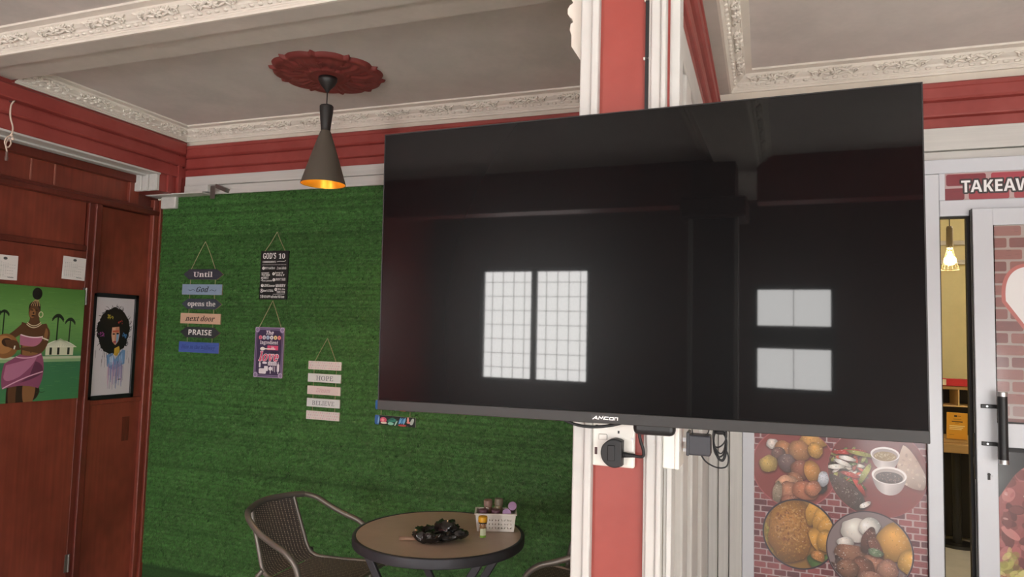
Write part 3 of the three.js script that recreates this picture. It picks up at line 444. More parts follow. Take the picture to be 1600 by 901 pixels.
{ // framed afro print
  const t = thing('framed_print', 'black framed print of a woman with a big paint-splashed afro', 'picture', [-3.764, 1.372, -3.198], Math.PI / 2);
  const c = canvas(400, 880, (x, w, h) => {
    x.fillStyle = '#cfc8cc'; x.fillRect(0, 0, w, h);
    x.strokeStyle = '#1a1618'; for (let i = 0; i < 170; i++) { const a = rr(0, 6.28), r0 = 150, r1 = rr(160, 235); x.lineWidth = rr(1.5, 5); x.beginPath(); x.moveTo(200 + Math.cos(a) * r0 * 0.85, 300 + Math.sin(a) * r0 * 1.15); x.quadraticCurveTo(200 + Math.cos(a + 0.1) * r1 * 0.8, 300 + Math.sin(a + 0.1) * r1, 200 + Math.cos(a + rr(-0.1, 0.2)) * r1 * 0.84, 300 + Math.sin(a) * r1 * 1.05); x.stroke(); }
    x.fillStyle = '#17130f'; x.beginPath(); x.ellipse(196, 300, 150, 196, 0, 0, 7); x.fill(); for (let i = 0; i < 60; i++) { const a = i / 60 * 6.28; x.beginPath(); x.arc(196 + Math.cos(a) * 146, 300 + Math.sin(a) * 190, rr(10, 26), 0, 7); x.fill(); }
    flecks(x, 70, 150, 250, 300, ['#4a3a34', '#2e2622', '#5c4a40'], 200, 18);
    const dab = (col, a, b, n, s) => { x.fillStyle = col; for (let i = 0; i < n; i++) { x.beginPath(); x.ellipse(a + rr(-s, s), b + rr(-s * 0.7, s * 0.7), rr(3, 9), rr(2, 6), rr(0, 3), 0, 7); x.fill(); } };
    dab('#c9b53a', 156, 176, 14, 26); dab('#b83a34', 262, 216, 10, 24); dab('#a04a94', 74, 330, 16, 30); dab('#4a7fb6', 306, 340, 18, 34);
    const P = (col, pts) => { x.fillStyle = col; x.beginPath(); pts.forEach((p, i) => (i ? x.lineTo(...p) : x.moveTo(...p))); x.closePath(); x.fill(); };
    P('#c98a6e', [[180, 270], [252, 262], [262, 330], [252, 396], [222, 432], [190, 402], [176, 340]]); P('#d8a88c', [[182, 276], [216, 270], [212, 400], [190, 400], [178, 340]]); P('#7fa7c4', [[228, 330], [256, 330], [250, 390], [228, 420]]); P('#c85a3c', [[186, 300], [250, 294], [250, 310], [190, 316]]);
    x.fillStyle = '#1a1210'; x.beginPath(); x.ellipse(200, 330, 13, 7, 0, 0, 7); x.ellipse(240, 326, 13, 7, 0, 0, 7); x.fill(); x.fillStyle = '#b03a4a'; x.beginPath(); x.ellipse(214, 402, 16, 8, 0, 0, 7); x.fill();
    P('#c9a23c', [[216, 460], [262, 440], [274, 480], [250, 530], [214, 520]]); P('#6f94c0', [[140, 520], [200, 500], [230, 560], [300, 470], [330, 480], [330, 600], [220, 660], [150, 620]]); P('#b7cbe2', [[170, 540], [206, 520], [216, 600], [180, 620]]); P('#94b2da', [[260, 540], [300, 500], [310, 590], [270, 610]]);
    for (let i = 0; i < 70; i++) { x.fillStyle = ['#8a86b8', '#b28ab0', '#6d7fae', '#c59bb0', '#5c5476'][i % 5]; x.globalAlpha = rr(0.4, 0.85); const a = rr(150, 320); x.fillRect(a, rr(560, 640), rr(2, 8), rr(60, 210)); } x.globalAlpha = 1;
    x.fillStyle = '#222'; for (let i = 0; i < 26; i++) x.fillRect(rr(30, 380), rr(470, 560), 2, rr(20, 90)); x.fillRect(270, 740, 30, 6);
  });
  const F = 0.322, H = 0.642, b = 0.026;
  obj('frame', [rb(-F / 2, -F / 2 + b, -H / 2, H / 2, -0.012, 0.012, 0.004), rb(F / 2 - b, F / 2, -H / 2, H / 2, -0.012, 0.012, 0.004), rb(-F / 2, F / 2, H / 2 - b, H / 2, -0.012, 0.012, 0.004), rb(-F / 2, F / 2, -H / 2, -H / 2 + b, -0.012, 0.012, 0.004)], M.black, t);
  board('print', F - 2 * b + 0.004, H - 2 * b + 0.004, 0.004, print(c, 0.4), M.black, t, 0, 0, 0);
}

// ------------------------------------------------------------------ aluminium takeaway front
function bricks(x, X, Y, w, h, bw, bh, tones, mortar) {
  x.save(); x.beginPath(); x.rect(X, Y, w, h); x.clip(); x.fillStyle = mortar; x.fillRect(X, Y, w, h);
  for (let r = 0; r * bh < h; r++) for (let c = -1; c * bw < w; c++) {
    const a = X + c * bw + (r % 2 ? bw / 2 : 0) + rr(-2, 2), b = Y + r * bh; x.fillStyle = tones[Math.floor(rr(0, tones.length))]; x.beginPath(); x.roundRect(a + bw * 0.04, b + bh * 0.08, bw * 0.9 + rr(-3, 2), bh * 0.82, bh * 0.14); x.fill();
    flecks(x, a + bw * 0.06, b + bh * 0.12, bw * 0.7, bh * 0.66, ['#4a2024', '#c07070'], 8, bw * 0.25);
  }
  x.restore();
}
const REDS = ['#7c4246', '#6e3a40', '#884a4c', '#62363e', '#925254'], BROWNS = ['#83504a', '#7a4a46', '#8d5a52', '#744642'];
const glossy = (c) => PH({ map: tex(c), roughness: 0.35, clearcoat: 0.5, clearcoatRoughness: 0.08 });
{
  const w = structGroup('window_5'), z0 = -3.49, z1 = -3.44;
  obj('frame_member', rb(-0.097, -0.045, FL, 2.255, z0, z1, 0.004), M.alu, w); obj('frame_member', rb(0.655, 0.712, FL, 2.25, z0, z1, 0.004), M.alu, w);
  obj('frame_member', rb(-0.097, 1.75, 2.252, 2.314, z0, z1, 0.004), M.alu, w); obj('frame_member', rb(0.712, 0.735, 2.133, 2.252, z0, z1, 0.003), M.alu, w);
  obj('frame_member', rb(0.712, 1.75, 2.063, 2.133, z0, z1 + 0.004, 0.004), M.alu, w); obj('frame_member', rb(1.70, 1.75, FL, 2.133, z0, z1, 0.004), M.alu, w);
  obj('frame_member', rb(-0.045, 0.655, FL, 0.06, z0, z1, 0.004), M.alu, w);
  obj('gasket', [bb(0.7115, 0.7165, FL, 2.06, z0, z1 - 0.01), bb(0.715, 1.70, 2.058, 2.0635, z0, z1 - 0.008), bb(0.6535, 0.656, 0.06, 2.252, z1 - 0.02, z1 - 0.004)], M.rubber, w);
  obj('pane', bb(-0.046, 0.656, 0.06, 2.252, -3.470, -3.467), M.glass, w);
}
{ // TAKEAWAY sign
  const t = thing('shop_sign', 'TAKEAWAY sign in white letters on a printed brick strip above the door', 'sign', [1.215, 2.1925, -3.452]);
  const c = canvas(1920, 240, (x, w, h) => {
    bricks(x, 0, 0, w, h, 330, 125, ['#8a2030', '#9a2c3a', '#7c1c2c', '#a43444'], '#b49a9a');
    text(x, 'TAKEAWAY', 462, 122, 146, { style: 'bold', font: 'sans-serif', w: 680, stroke: '#1c1418', lw: 30, fill: '#efeef0' }); text(x, 'TAKEAWAY', 462, 122, 146, { style: 'bold', font: 'sans-serif', w: 680, fill: '#efeef0' });
  });
  board('panel', 0.96, 0.119, 0.008, glossy(c), M.alu, t, 0, 0, 0);
}
function blobs(x, cx, cy, rx, ry, cols, n, s0, s1) { for (let i = 0; i < n; i++) { const a = rr(0, 6.28), q = Math.sqrt(rnd()); x.fillStyle = cols[Math.floor(rr(0, cols.length))]; x.globalAlpha = rr(0.45, 0.95); x.beginPath(); x.ellipse(cx + Math.cos(a) * q * rx, cy + Math.sin(a) * q * ry, rr(s0, s1), rr(s0, s1) * 0.65, rr(0, 3.1), 0, 7); x.fill(); } x.globalAlpha = 1; }
{ // food poster on the fixed pane; its printed area spans x -0.045..0.655, y 0.06..1.56
  const t = thing('food_poster', 'large brick-patterned poster with four round pictures of dishes on the fixed glass pane', 'poster', [0.305, 0.81, -3.462]);
  const c = canvas(1024, 2048, (x, W, H) => {
    const k = W / 0.70, X = (a) => (a + 0.045) * k, Y = (b) => (1.56 - b) * (H / 1.5), q = k;
    bricks(x, 0, 0, W, H, 82, 38, REDS, '#b49c9c');
    const ring = (a, b, r, fill, line, lw) => { x.fillStyle = fill; x.beginPath(); x.ellipse(X(a), Y(b), r * q, r * H / 1.5, 0, 0, 7); x.fill(); x.strokeStyle = line; x.lineWidth = lw; x.stroke(); };
    const clip = (a, b, r, f) => { x.save(); x.beginPath(); x.ellipse(X(a), Y(b), r * q, r * H / 1.5, 0, 0, 7); x.clip(); f(); x.restore(); };
    const El = (col, a, b, rx, ry, r = 0) => { x.fillStyle = col; x.beginPath(); x.ellipse(X(a), Y(b), rx * q, ry * q, r, 0, 7); x.fill(); };
    const mix = (c, k) => { const n = parseInt(c.slice(1), 16), f = (v) => Math.round(Math.min(255, v * k)); return 'rgb(' + f(n >> 16) + ',' + f((n >> 8) & 255) + ',' + f(n & 255) + ')'; };
    // one piece of food as it was photographed: rounded, glossy, with a crust
    const lump = (col, a, b, rx, ry, rot = 0, crust = 1, gloss = 1) => {
      x.save(); x.translate(X(a), Y(b)); x.rotate(rot); const A = rx * q, B = ry * q, n = 16, pts = Array.from({ length: n }, (_, k) => { const w = rr(0.9, 1.1), t = k / n * 6.2832; return [Math.cos(t) * A * w, Math.sin(t) * B * w]; });
      x.shadowColor = 'rgba(30,10,8,0.7)'; x.shadowBlur = 14; x.shadowOffsetY = 7; x.beginPath(); pts.forEach((p, k) => { const o = pts[(k + 1) % n]; k ? x.quadraticCurveTo(p[0], p[1], (p[0] + o[0]) / 2, (p[1] + o[1]) / 2) : x.moveTo((p[0] + o[0]) / 2, (p[1] + o[1]) / 2); }); x.closePath();
      const g = x.createRadialGradient(-A * 0.25, -B * 0.4, 2, 0, 0, Math.max(A, B) * 1.05); g.addColorStop(0, mix(col, 1.22)); g.addColorStop(0.5, col); g.addColorStop(1, mix(col, 0.64)); x.fillStyle = g; x.fill(); x.shadowColor = 'transparent'; x.clip();
      for (let k = 0; k < 70 * crust; k++) { x.globalAlpha = rr(0.15, 0.5); x.fillStyle = mix(col, rnd() < 0.5 ? rr(0.5, 0.8) : rr(1.1, 1.45)); x.beginPath(); x.ellipse(rr(-A, A), rr(-B, B), rr(1.5, 6), rr(1, 3.5), rr(0, 3), 0, 7); x.fill(); }
      for (let k = 0; k < 7 * gloss; k++) { x.globalAlpha = rr(0.25, 0.6); x.fillStyle = '#f4e4d4'; x.beginPath(); x.ellipse(rr(-A * 0.7, A * 0.6), rr(-B * 0.8, B * 0.3), rr(2, 7), rr(1, 2.5), rr(-0.6, 0.6), 0, 7); x.fill(); }
      x.restore(); x.globalAlpha = 1;
    };
    blobs(x, X(0.3), Y(0.9), 0.36 * q, 0.3 * q, ['#5a2e34', '#a06060', '#7c4a4c'], 260, 2, 5); ring(0.125, 0.935, 0.178, '#8a4644', '#aa5d5e', 7);
    clip(0.125, 0.935, 0.178, () => {
      for (const p of [['#cfc4be', 0.035, 1.035, 0.028, 0.022, 0], ['#b98a4e', 0.205, 1.06, 0.06, 0.024, 0.1], ['#a4704c', 0.085, 1.015, 0.046, 0.036, 0.4], ['#a87650', 0.15, 1.015, 0.05, 0.042, 0.2], ['#c2924e', 0.215, 1.02, 0.034, 0.032, 0.3], ['#6f4c44', 0.06, 0.995, 0.03, 0.026, 0], ['#b39658', 0.018, 0.945, 0.042, 0.036, -0.4], ['#6d5654', 0.095, 0.955, 0.044, 0.038, 0.6], ['#8d5a48', 0.155, 0.93, 0.046, 0.040, 0.3], ['#b98248', 0.20, 0.925, 0.036, 0.045, -0.3], ['#94644c', 0.13, 0.885, 0.036, 0.028, 0.5], ['#3c3634', 0.235, 0.86, 0.028, 0.03, 0], ['#b9bcc6', 0.247, 0.895, 0.022, 0.034, 0.2], ['#c39378', 0.095, 0.86, 0.052, 0.036, -0.2], ['#a9745c', 0.105, 0.82, 0.044, 0.05, 0.1], ['#8a7a6a', 0.055, 0.815, 0.022, 0.05, 0.1], ['#a86a50', 0.17, 0.835, 0.056, 0.038, 0.1], ['#b5765a', 0.205, 0.85, 0.036, 0.03, -0.6], ['#96604c', 0.11, 0.785, 0.04, 0.026, 0]]) lump(...p);
    });
    ring(0.462, 0.945, 0.195, '#7a3a3a', '#9c5254', 6);
    clip(0.462, 0.945, 0.195, () => {
      const g = x.createLinearGradient(0, Y(1.12), 0, Y(0.76)); g.addColorStop(0, '#6d3636'); g.addColorStop(0.6, '#7f3c3a'); g.addColorStop(1, '#853f3e'); x.fillStyle = g; x.fillRect(X(0.25), Y(1.15), 0.45 * q, 0.42 * q);
      blobs(x, X(0.345), Y(0.945), 0.082 * q, 0.085 * q, ['#4c4a30', '#3a3426', '#5c3028', '#2e2420', '#6a6840'], 160, 6, 16);
      for (let k = 0; k < 34; k++) { const a = rr(0.285, 0.42), b = rr(0.88, 1.03), r = rr(0, 3.1); lump(['#8f8c4c', '#b04838', '#d6d0c6', '#6d7a3c', '#c8604a', '#e0dad2', '#4a5a2c'][k % 7], a, b, rr(0.014, 0.034), rr(0.005, 0.009), r, 0.2, 0.5); }
      lump('#a83a32', 0.355, 1.025, 0.075, 0.011, -0.08, 0.5); lump('#8f8a4a', 0.40, 1.02, 0.06, 0.009, 0.15, 0.4); for (const [a, b, r] of [[0.345, 0.995, 0.15], [0.325, 0.975, 0.3], [0.30, 0.955, -0.1]]) lump('#dcd6cf', a, b, 0.036, 0.010, r, 0.2, 1); lump('#b03a30', 0.385, 0.89, 0.058, 0.011, 1.0, 0.4); lump('#a03028', 0.36, 0.925, 0.045, 0.009, 0.2, 0.4); lump('#8c8a44', 0.415, 0.935, 0.012, 0.05, 0.5, 0.3); lump('#8f8c48', 0.288, 0.90, 0.010, 0.038, 0.5, 0.3);
      lump('#53423f', 0.335, 0.845, 0.105, 0.044, 0.62, 6, 6); lump('#e4dcd6', 0.415, 0.80, 0.026, 0.010, -0.5, 0.2);
      x.save(); const p = x.createLinearGradient(X(0.53), Y(1.05), X(0.66), Y(0.9)); p.addColorStop(0, '#c9b4a8'); p.addColorStop(0.5, '#b39c90'); p.addColorStop(1, '#8d766c'); x.fillStyle = p; x.shadowColor = 'rgba(40,10,10,0.6)'; x.shadowBlur = 20; x.beginPath(); x.moveTo(X(0.565), Y(1.07)); x.quadraticCurveTo(X(0.60), Y(1.06), X(0.648), Y(0.95)); x.quadraticCurveTo(X(0.655), Y(0.90), X(0.64), Y(0.885)); x.quadraticCurveTo(X(0.60), Y(0.875), X(0.545), Y(0.92)); x.quadraticCurveTo(X(0.53), Y(0.98), X(0.565), Y(1.07)); x.fill(); x.shadowColor = 'transparent'; x.clip(); blobs(x, X(0.60), Y(0.96), 0.06 * q, 0.08 * q, ['#d4c2b6', '#a08a80', '#c0a99c'], 70, 3, 12); x.restore();
      for (const [a, b, r, fill] of [[0.495, 1.025, 0.057, '#9c8668'], [0.51, 0.935, 0.068, '#3a2224']]) {
        const w = x.createLinearGradient(X(a - r), 0, X(a + r), 0); w.addColorStop(0, '#8f8486'); w.addColorStop(0.4, '#d8d0d0'); w.addColorStop(1, '#94888a'); x.fillStyle = w; x.beginPath(); x.moveTo(X(a - r), Y(b)); x.quadraticCurveTo(X(a - r * 0.8), Y(b - r * 1.25), X(a), Y(b - r * 1.25)); x.quadraticCurveTo(X(a + r * 0.8), Y(b - r * 1.25), X(a + r), Y(b)); x.fill(); El('#e6e0e0', a, b, r, r * 0.52); El('#a89a98', a, b - 0.003, r * 0.88, r * 0.44); El(fill, a, b - 0.009, r * 0.78, r * 0.34); blobs(x, X(a), Y(b - 0.009), r * q * 0.68, r * q * 0.27, fill[1] === '3' ? ['#5c3a38', '#241014', '#7a5450', '#a08482'] : ['#b8a483', '#8c7454', '#d8ccb4'], 90, 2, 5);
      }
    });
    ring(0.147, 0.642, 0.152, '#8f6a3a', '#2a2430', 9);
    clip(0.147, 0.642, 0.148, () => {
      lump('#4f6e3a', 0.25, 0.53, 0.07, 0.05, 0.2, 1); blobs(x, X(0.018), Y(0.63), 0.03 * q, 0.11 * q, ['#a8984a', '#857a38', '#b8a860'], 60, 6, 16);
      lump('#a06f38', 0.115, 0.655, 0.098, 0.138, 0.1, 14, 10); blobs(x, X(0.115), Y(0.66), 0.075 * q, 0.11 * q, ['#8a5a2a', '#b98648', '#74461e', '#c79c5c', '#9a6830'], 300, 3, 12);
      for (const p of [[0.205, 0.745, 0.03, 0.06, 0.2], [0.235, 0.715, 0.028, 0.058, 0.35], [0.255, 0.69, 0.024, 0.05, 0.5], [0.225, 0.62, 0.03, 0.062, -0.5], [0.255, 0.625, 0.034, 0.045, 0.3]]) lump('#c08f46', p[0], p[1], p[2], p[3], p[4], 0.8, 1.2);
      lump('#b07a48', 0.225, 0.555, 0.03, 0.02, 0.3, 1);
    });
    ring(0.43, 0.602, 0.17, '#857678', '#3a2c34', 7);
    clip(0.43, 0.602, 0.166, () => {
      blobs(x, X(0.42), Y(0.52), 0.17 * q, 0.08 * q, ['#4c3430', '#5c423c', '#3a2826', '#7c5c52'], 160, 8, 22);
      lump('#d6d0ca', 0.385, 0.685, 0.074, 0.05, -0.15, 0.4, 2); lump('#dedad4', 0.43, 0.705, 0.046, 0.036, -0.5, 0.3, 2); lump('#d2ccc8', 0.335, 0.63, 0.036, 0.022, -0.1, 0.3, 1.5);
      lump('#c4924a', 0.53, 0.65, 0.074, 0.078, 0.3, 1.5, 1.5); lump('#c89a50', 0.585, 0.575, 0.046, 0.05, 0.8, 1, 2);
      for (const p of [['#8a6250', 0.36, 0.585, 0.07, 0.036, 0.1], ['#5a362e', 0.425, 0.65, 0.024, 0.056, 0.35], ['#6a4438', 0.455, 0.62, 0.022, 0.055, -0.45], ['#9a6a56', 0.45, 0.545, 0.056, 0.04, 0.2], ['#7c5446', 0.40, 0.525, 0.05, 0.05, -0.3], ['#a07462', 0.50, 0.53, 0.042, 0.045, 0.4], ['#86604f', 0.345, 0.52, 0.045, 0.038, 0], ['#93695a', 0.44, 0.48, 0.06, 0.035, 0]]) lump(...p, 1.6, 1.8);
      lump('#66745a', 0.455, 0.60, 0.032, 0.017, 0.2, 0.6, 1); blobs(x, X(0.31), Y(0.55), 0.03 * q, 0.05 * q, ['#d8d2cc', '#4c3a36', '#8a7468'], 40, 2, 7);
    });
  });
  board('print', 0.70, 1.50, 0.003, glossy(c), M.alu, t, 0, 0, 0);
}
{ // sliding aluminium door
  const d = structGroup('door_2'), zf = -3.40, zb = -3.445, K = 0.9855, X = (a) => a * K, Y = (b) => 1.5 + (b - 1.5) * K;
  obj('stile', rb(X(0.837), X(0.912), FL + 0.015, Y(2.095), zb, zf, 0.003), M.alu, d); obj('stile', rb(1.56, 1.63, FL + 0.015, Y(2.095), zb, zf, 0.003), M.alu, d);
  obj('top_rail', rb(X(0.910), 1.56, Y(2.022), Y(2.095), zb, zf, 0.003), M.alu, d); obj('bottom_rail', rb(X(0.910), 1.56, FL + 0.015, 0.2, zb, zf, 0.003), M.alu, d);
  obj('mid_rail', rb(X(0.912), 1.56, Y(1.091), Y(1.19), zb, zf, 0.003), M.alu, d, 'wide white rail across the middle of the door');
  obj('edge_gasket', [bb(X(0.837) - 0.003, X(0.837) + 0.002, FL + 0.015, Y(2.095), zb, zb + 0.012), bb(X(0.837) - 0.003, X(0.837) + 0.002, FL + 0.015, Y(2.095), zf - 0.012, zf - 0.006), bb(X(0.837) - 0.012, X(0.837), FL + 0.015, Y(2.098), zb - 0.03, zb - 0.004)], M.rubber, d);
  obj('gasket', [bb(X(0.912), 1.56, Y(1.072), Y(1.091), zb + 0.006, zf - 0.008), bb(X(0.912), X(0.912) + 0.006, Y(1.19), Y(2.022), zb, zf - 0.012), bb(X(0.912), 1.56, Y(1.19), Y(1.196), zb, zf - 0.01)], M.rubber, d);
  const W = 1.56 - X(0.912), H = Y(2.022) - Y(1.196);
  const up = canvas(1024, Math.round(1024 * H / W), (x, w, h) => {
    const k = w / W, px = (a) => (X(a) - X(0.912)) * k, py = (b) => (Y(2.022) - Y(b)) * k;
    bricks(x, 0, 0, w, h, 168, 77, BROWNS, '#a3938c');
    x.fillStyle = '#e6e4e4'; x.strokeStyle = '#b8645c'; x.lineWidth = 44; x.lineJoin = 'round'; x.beginPath(); x.moveTo(px(0.955), py(1.70)); x.quadraticCurveTo(px(0.945), py(1.84), px(1.04), py(1.845)); x.lineTo(px(1.46), py(1.845)); x.quadraticCurveTo(px(1.53), py(1.83), px(1.51), py(1.70)); x.lineTo(px(1.30), py(1.40)); x.quadraticCurveTo(px(1.23), py(1.32), px(1.15), py(1.40)); x.closePath(); x.stroke(); x.fill();
    x.globalAlpha = 0.45; x.fillStyle = '#b9b4b4'; x.fillRect(0, h - 110, w, 90); x.globalAlpha = 1;
  });
  board('print_panel', W, H, 0.008, glossy(up), M.rubber, d, X(0.912) + W / 2, (Y(2.022) + Y(1.196)) / 2, zf - 0.016, { label: 'brick print with a white rounded emblem' });
  const H2 = Y(1.074) - 0.2;
  const lo = canvas(512, Math.round(512 * H2 / W), (x, w, h) => {
    x.fillStyle = '#141214'; x.fillRect(0, 0, w, h);
    x.fillStyle = '#8a4644'; x.beginPath(); x.moveTo(0, h * 0.22); x.lineTo(40, h * 0.12); x.quadraticCurveTo(90, h * 0.01, 190, h * 0.03); x.lineTo(w, h * 0.1); x.lineTo(w, h); x.lineTo(0, h * 0.72); x.fill();
    x.save(); x.clip(); blobs(x, w * 0.4, h * 0.3, w * 0.62, h * 0.3, ['#8c4444', '#a45a56', '#6e3030', '#b87470', '#54201f', '#7c3a3a'], 320, 10, 36); blobs(x, w * 0.3, h * 0.2, w * 0.4, h * 0.16, ['#c49890', '#9a5450'], 60, 3, 10); x.restore();
    blobs(x, 30, h * 0.55, 36, 60, ['#a8a050', '#c4bc74', '#7c7a34'], 40, 8, 20); blobs(x, 70, h * 0.70, 60, 24, ['#5e8a34', '#86b04c', '#3c6224'], 50, 7, 18); blobs(x, w * 0.6, h * 0.62, w * 0.3, 50, ['#a84030', '#c45a44', '#5e8a34'], 80, 8, 24);
    x.fillStyle = '#1c181a'; x.fillRect(0, h * 0.84, w, h * 0.16); x.strokeStyle = '#6a6466'; x.lineWidth = 5; x.beginPath(); x.moveTo(0, h * 0.74); x.lineTo(120, h * 0.9); x.stroke();
  });
  board('print_panel', W, H2, 0.008, glossy(lo), M.rubber, d, X(0.912) + W / 2, 0.2 + H2 / 2, zf - 0.016, { label: 'dark print with a close picture of grilled meat and vegetables' });
  const hz = zf + 0.055, hx = X(0.917), y0 = Y(1.03), y1 = Y(1.321);
  const h = obj('handle', cyl(0.017, 0.017, y1 - y0 - 0.03, hx, (y0 + y1) / 2, hz, 20), M.black, d, 'long black pull handle with chrome ends');
  for (const y of [y0 + 0.0085, y1 - 0.0085]) obj('end_cap', cyl(0.0175, 0.0175, 0.017, hx, y, hz, 20), M.steel, h);
  for (const y of [Y(1.257), Y(1.102)]) { obj('bracket', [rb(hx - 0.062, hx, y - 0.008, y + 0.008, zf - 0.001, zf + 0.008, 0.002), rb(hx - 0.012, hx + 0.006, y - 0.008, y + 0.008, zf, hz, 0.002)], M.black, h); obj('screw', cyl(0.004, 0.004, 0.004, 0, 0, 0, 10).rotateX(Math.PI / 2).translate(hx - 0.042, y, zf + 0.0085), M.steel, h); }
  const kx = X(0.878), ky = Y(0.97), s = new THREE.Shape(); s.absellipse(0, 0, 0.012, 0.027, 0, 6.2832);
  const es = new THREE.ExtrudeGeometry(s, { depth: 0.004, bevelSize: 0.001, bevelThickness: 0.001, bevelSegments: 2 }); es.translate(kx, ky, zf);
  const lk = obj('lock', es, M.steel, d, 'oval steel lock escutcheon'); obj('keyhole', [cyl(0.0055, 0.0055, 0.004, 0, 0, 0, 16).rotateX(Math.PI / 2).translate(kx, ky + 0.006, zf + 0.0045), bb(kx - 0.004, kx + 0.004, ky - 0.016, ky + 0.004, zf + 0.002, zf + 0.0062)], M.dark, lk);
  obj('latch_plate', [bb(X(0.837) - 0.0055, X(0.837), Y(0.95), Y(1.14), zb + 0.014, zf - 0.012), bb(X(0.837) - 0.008, X(0.837), Y(1.01), Y(1.04), zb + 0.018, zf - 0.016)], M.dark, d);
}
// ------------------------------------------------------------------ the lit room behind the takeaway door
{
  struct('wall_inner', [worldUV(bb(-0.6, 3.4, FL, YC, -7.6, -7.42))], M.yellow);
  struct('wall_inner', [worldUV(bb(-0.6, -0.45, FL, YC, -7.42, -3.66))], M.yellow).name = 'wall_inner_left';
  struct('wall_inner', [worldUV(bb(3.2, 3.4, FL, YC, -7.42, -3.66))], M.yellow).name = 'wall_inner_right';
  const tr = trim([rb(0.9, 3.2, 2.26, 2.30, -7.42, -7.37, 0.004), rb(0.9, 3.2, 2.44, 2.48, -7.42, -7.37, 0.004)], M.beam);
  const t = thing('service_counter', 'dark counter with shelves and wooden edges seen through the open takeaway door', 'counter', [1.6585, FL, -6.848]); t.scale.setScalar(1.07);
  const wd = S({ map: stained(176, 140, 88, 10), roughness: 0.5 });
  obj('worktop', rb(-0.35, 0.9, 0.72, 0.785, -0.2, 0.28, 0.006), wd, t);
  obj('shelf_back', bb(-0.35, 0.9, 0.785, 1.19, -0.2, -0.17), M.dark, t);
  obj('shelf', rb(-0.35, 0.9, 1.185, 1.212, -0.2, 0.1, 0.004), wd, t); obj('shelf', rb(-0.35, 0.9, 1.052, 1.062, -0.17, 0.1, 0.003), S({ color: 0xcaa977, roughness: 0.5 }), t);
  obj('upright', rb(-0.14, -0.13, 1.062, 1.186, -0.17, 0.1, 0.002), S({ color: 0xcaa977, roughness: 0.5 }), t); obj('shelf', rb(-0.35, 0.9, 0.786, 0.812, -0.17, 0.16, 0.003), S({ color: 0xcaa977, roughness: 0.5 }), t);
  obj('front', bb(-0.35, 0.9, 0.02, 0.72, -0.2, -0.1), S({ color: 0x1a1715, roughness: 0.6 }), t); obj('pedestal', [cyl(0.03, 0.03, 0.70, -0.16, 0.37, 0.1, 16), cyl(0.12, 0.13, 0.02, -0.16, 0.01, 0.1, 24)], M.black, t);
  const rd = thing('red_box', 'flat red cardboard box lying on top of the shelf behind the door', 'box', [1.498, FL + 1.2125 * 1.07, -6.784]); rd.scale.setScalar(1.07); obj('carton', rb(-0.1, 0.14, 0, 0.055, -0.05, 0.05, 0.003), S({ color: 0xb8232a, roughness: 0.5 }), rd); obj('label', bb(-0.1, -0.07, 0.005, 0.05, 0.0501, 0.051), S({ color: 0xd8c9a8, roughness: 0.6 }), rd, 'pale printed corner');
  const c = canvas(256, 360, (x, w, h) => { x.fillStyle = '#d79a2b'; x.fillRect(0, 0, w, h); x.fillStyle = '#3a2a18'; x.fillRect(92, 34, 36, 24); x.fillStyle = '#8a6420'; x.fillRect(134, 42, 40, 8); x.fillRect(80, 84, 100, 7); x.fillStyle = '#3a2a18'; x.fillRect(62, 116, 134, 13); x.fillStyle = '#8a6420'; x.fillRect(104, 138, 50, 7); x.fillStyle = '#f4e2b0'; x.fillRect(34, 176, 190, 10); x.fillRect(34, 200, 170, 9); x.fillRect(34, 222, 150, 9); x.fillStyle = '#9a6c20'; x.fillRect(34, 300, 60, 6); });
  const cd = thing('notice_card', 'yellow printed card standing on the counter behind the takeaway door', 'notice', [1.482, FL + 0.9135 * 1.07, -6.671]); cd.scale.setScalar(1.07); board('card', 0.138, 0.2, 0.006, print(c, 0.4), M.yellow, cd, 0, 0, 0, { rz: -0.02 });
  // caged pendant
  const p = thing('cage_pendant', 'small wire-cage pendant lamp glowing behind the takeaway door', 'lamp', [1.132, 2.0, -5.2]);
  obj('flex', cyl(0.003, 0.003, 0.60, 0, 0.49, 0, 8), M.dark, p); obj('socket', lathe([[0, 0.285], [0.016, 0.285], [0.02, 0.27], [0.02, 0.15], [0.014, 0.135], [0, 0.135]], 20), S({ color: 0x8a7a5c, roughness: 0.5 }), p); obj('ceiling_rose', cyl(0.045, 0.04, 0.02, 0, 0.78, 0, 20), M.dark, p);
  obj('bulb', lathe([[0, 0.125], [0.012, 0.12], [0.014, 0.10], [0.034, 0.075], [0.037, 0.06], [0.034, 0.045], [0.02, 0.032], [0, 0.028]], 24), S({ color: 0xfff2cc, emissive: 0xffd890, emissiveIntensity: 9 }), p);
  const cage = []; for (let k = 0; k < 12; k++) { const a = k / 12 * 6.2832; cage.push(tube([[Math.cos(a) * 0.016, 0.14, Math.sin(a) * 0.016], [Math.cos(a) * 0.034, 0.07, Math.sin(a) * 0.034], [Math.cos(a) * 0.05, 0.0, Math.sin(a) * 0.05]], 0.0014, 8, 5)); }
  const ring = new THREE.TorusGeometry(0.05, 0.002, 6, 32); ring.rotateX(Math.PI / 2); obj('cage', [...cage, ring], S({ color: 0xc9b48a, roughness: 0.4, metalness: 0.6 }), p);
  const l = new THREE.PointLight(new THREE.Color(1, 0.88, 0.66), 1.6); l.name = 'bulb_light'; l.position.set(0, 0.07, 0); l.castShadow = true; l.shadow.radius = 1.5; p.add(l);
  const q = thing('ceiling_lamp', 'round ceiling lamp of the takeaway room, out of sight above the counter', 'lamp', [1.9, 2.76, -5.6]); obj('diffuser', cyl(0.16, 0.16, 0.05, 0, 0, 0, 32), S({ color: 0xfff6de, emissive: 0xffdf9c, emissiveIntensity: 2 }), q);
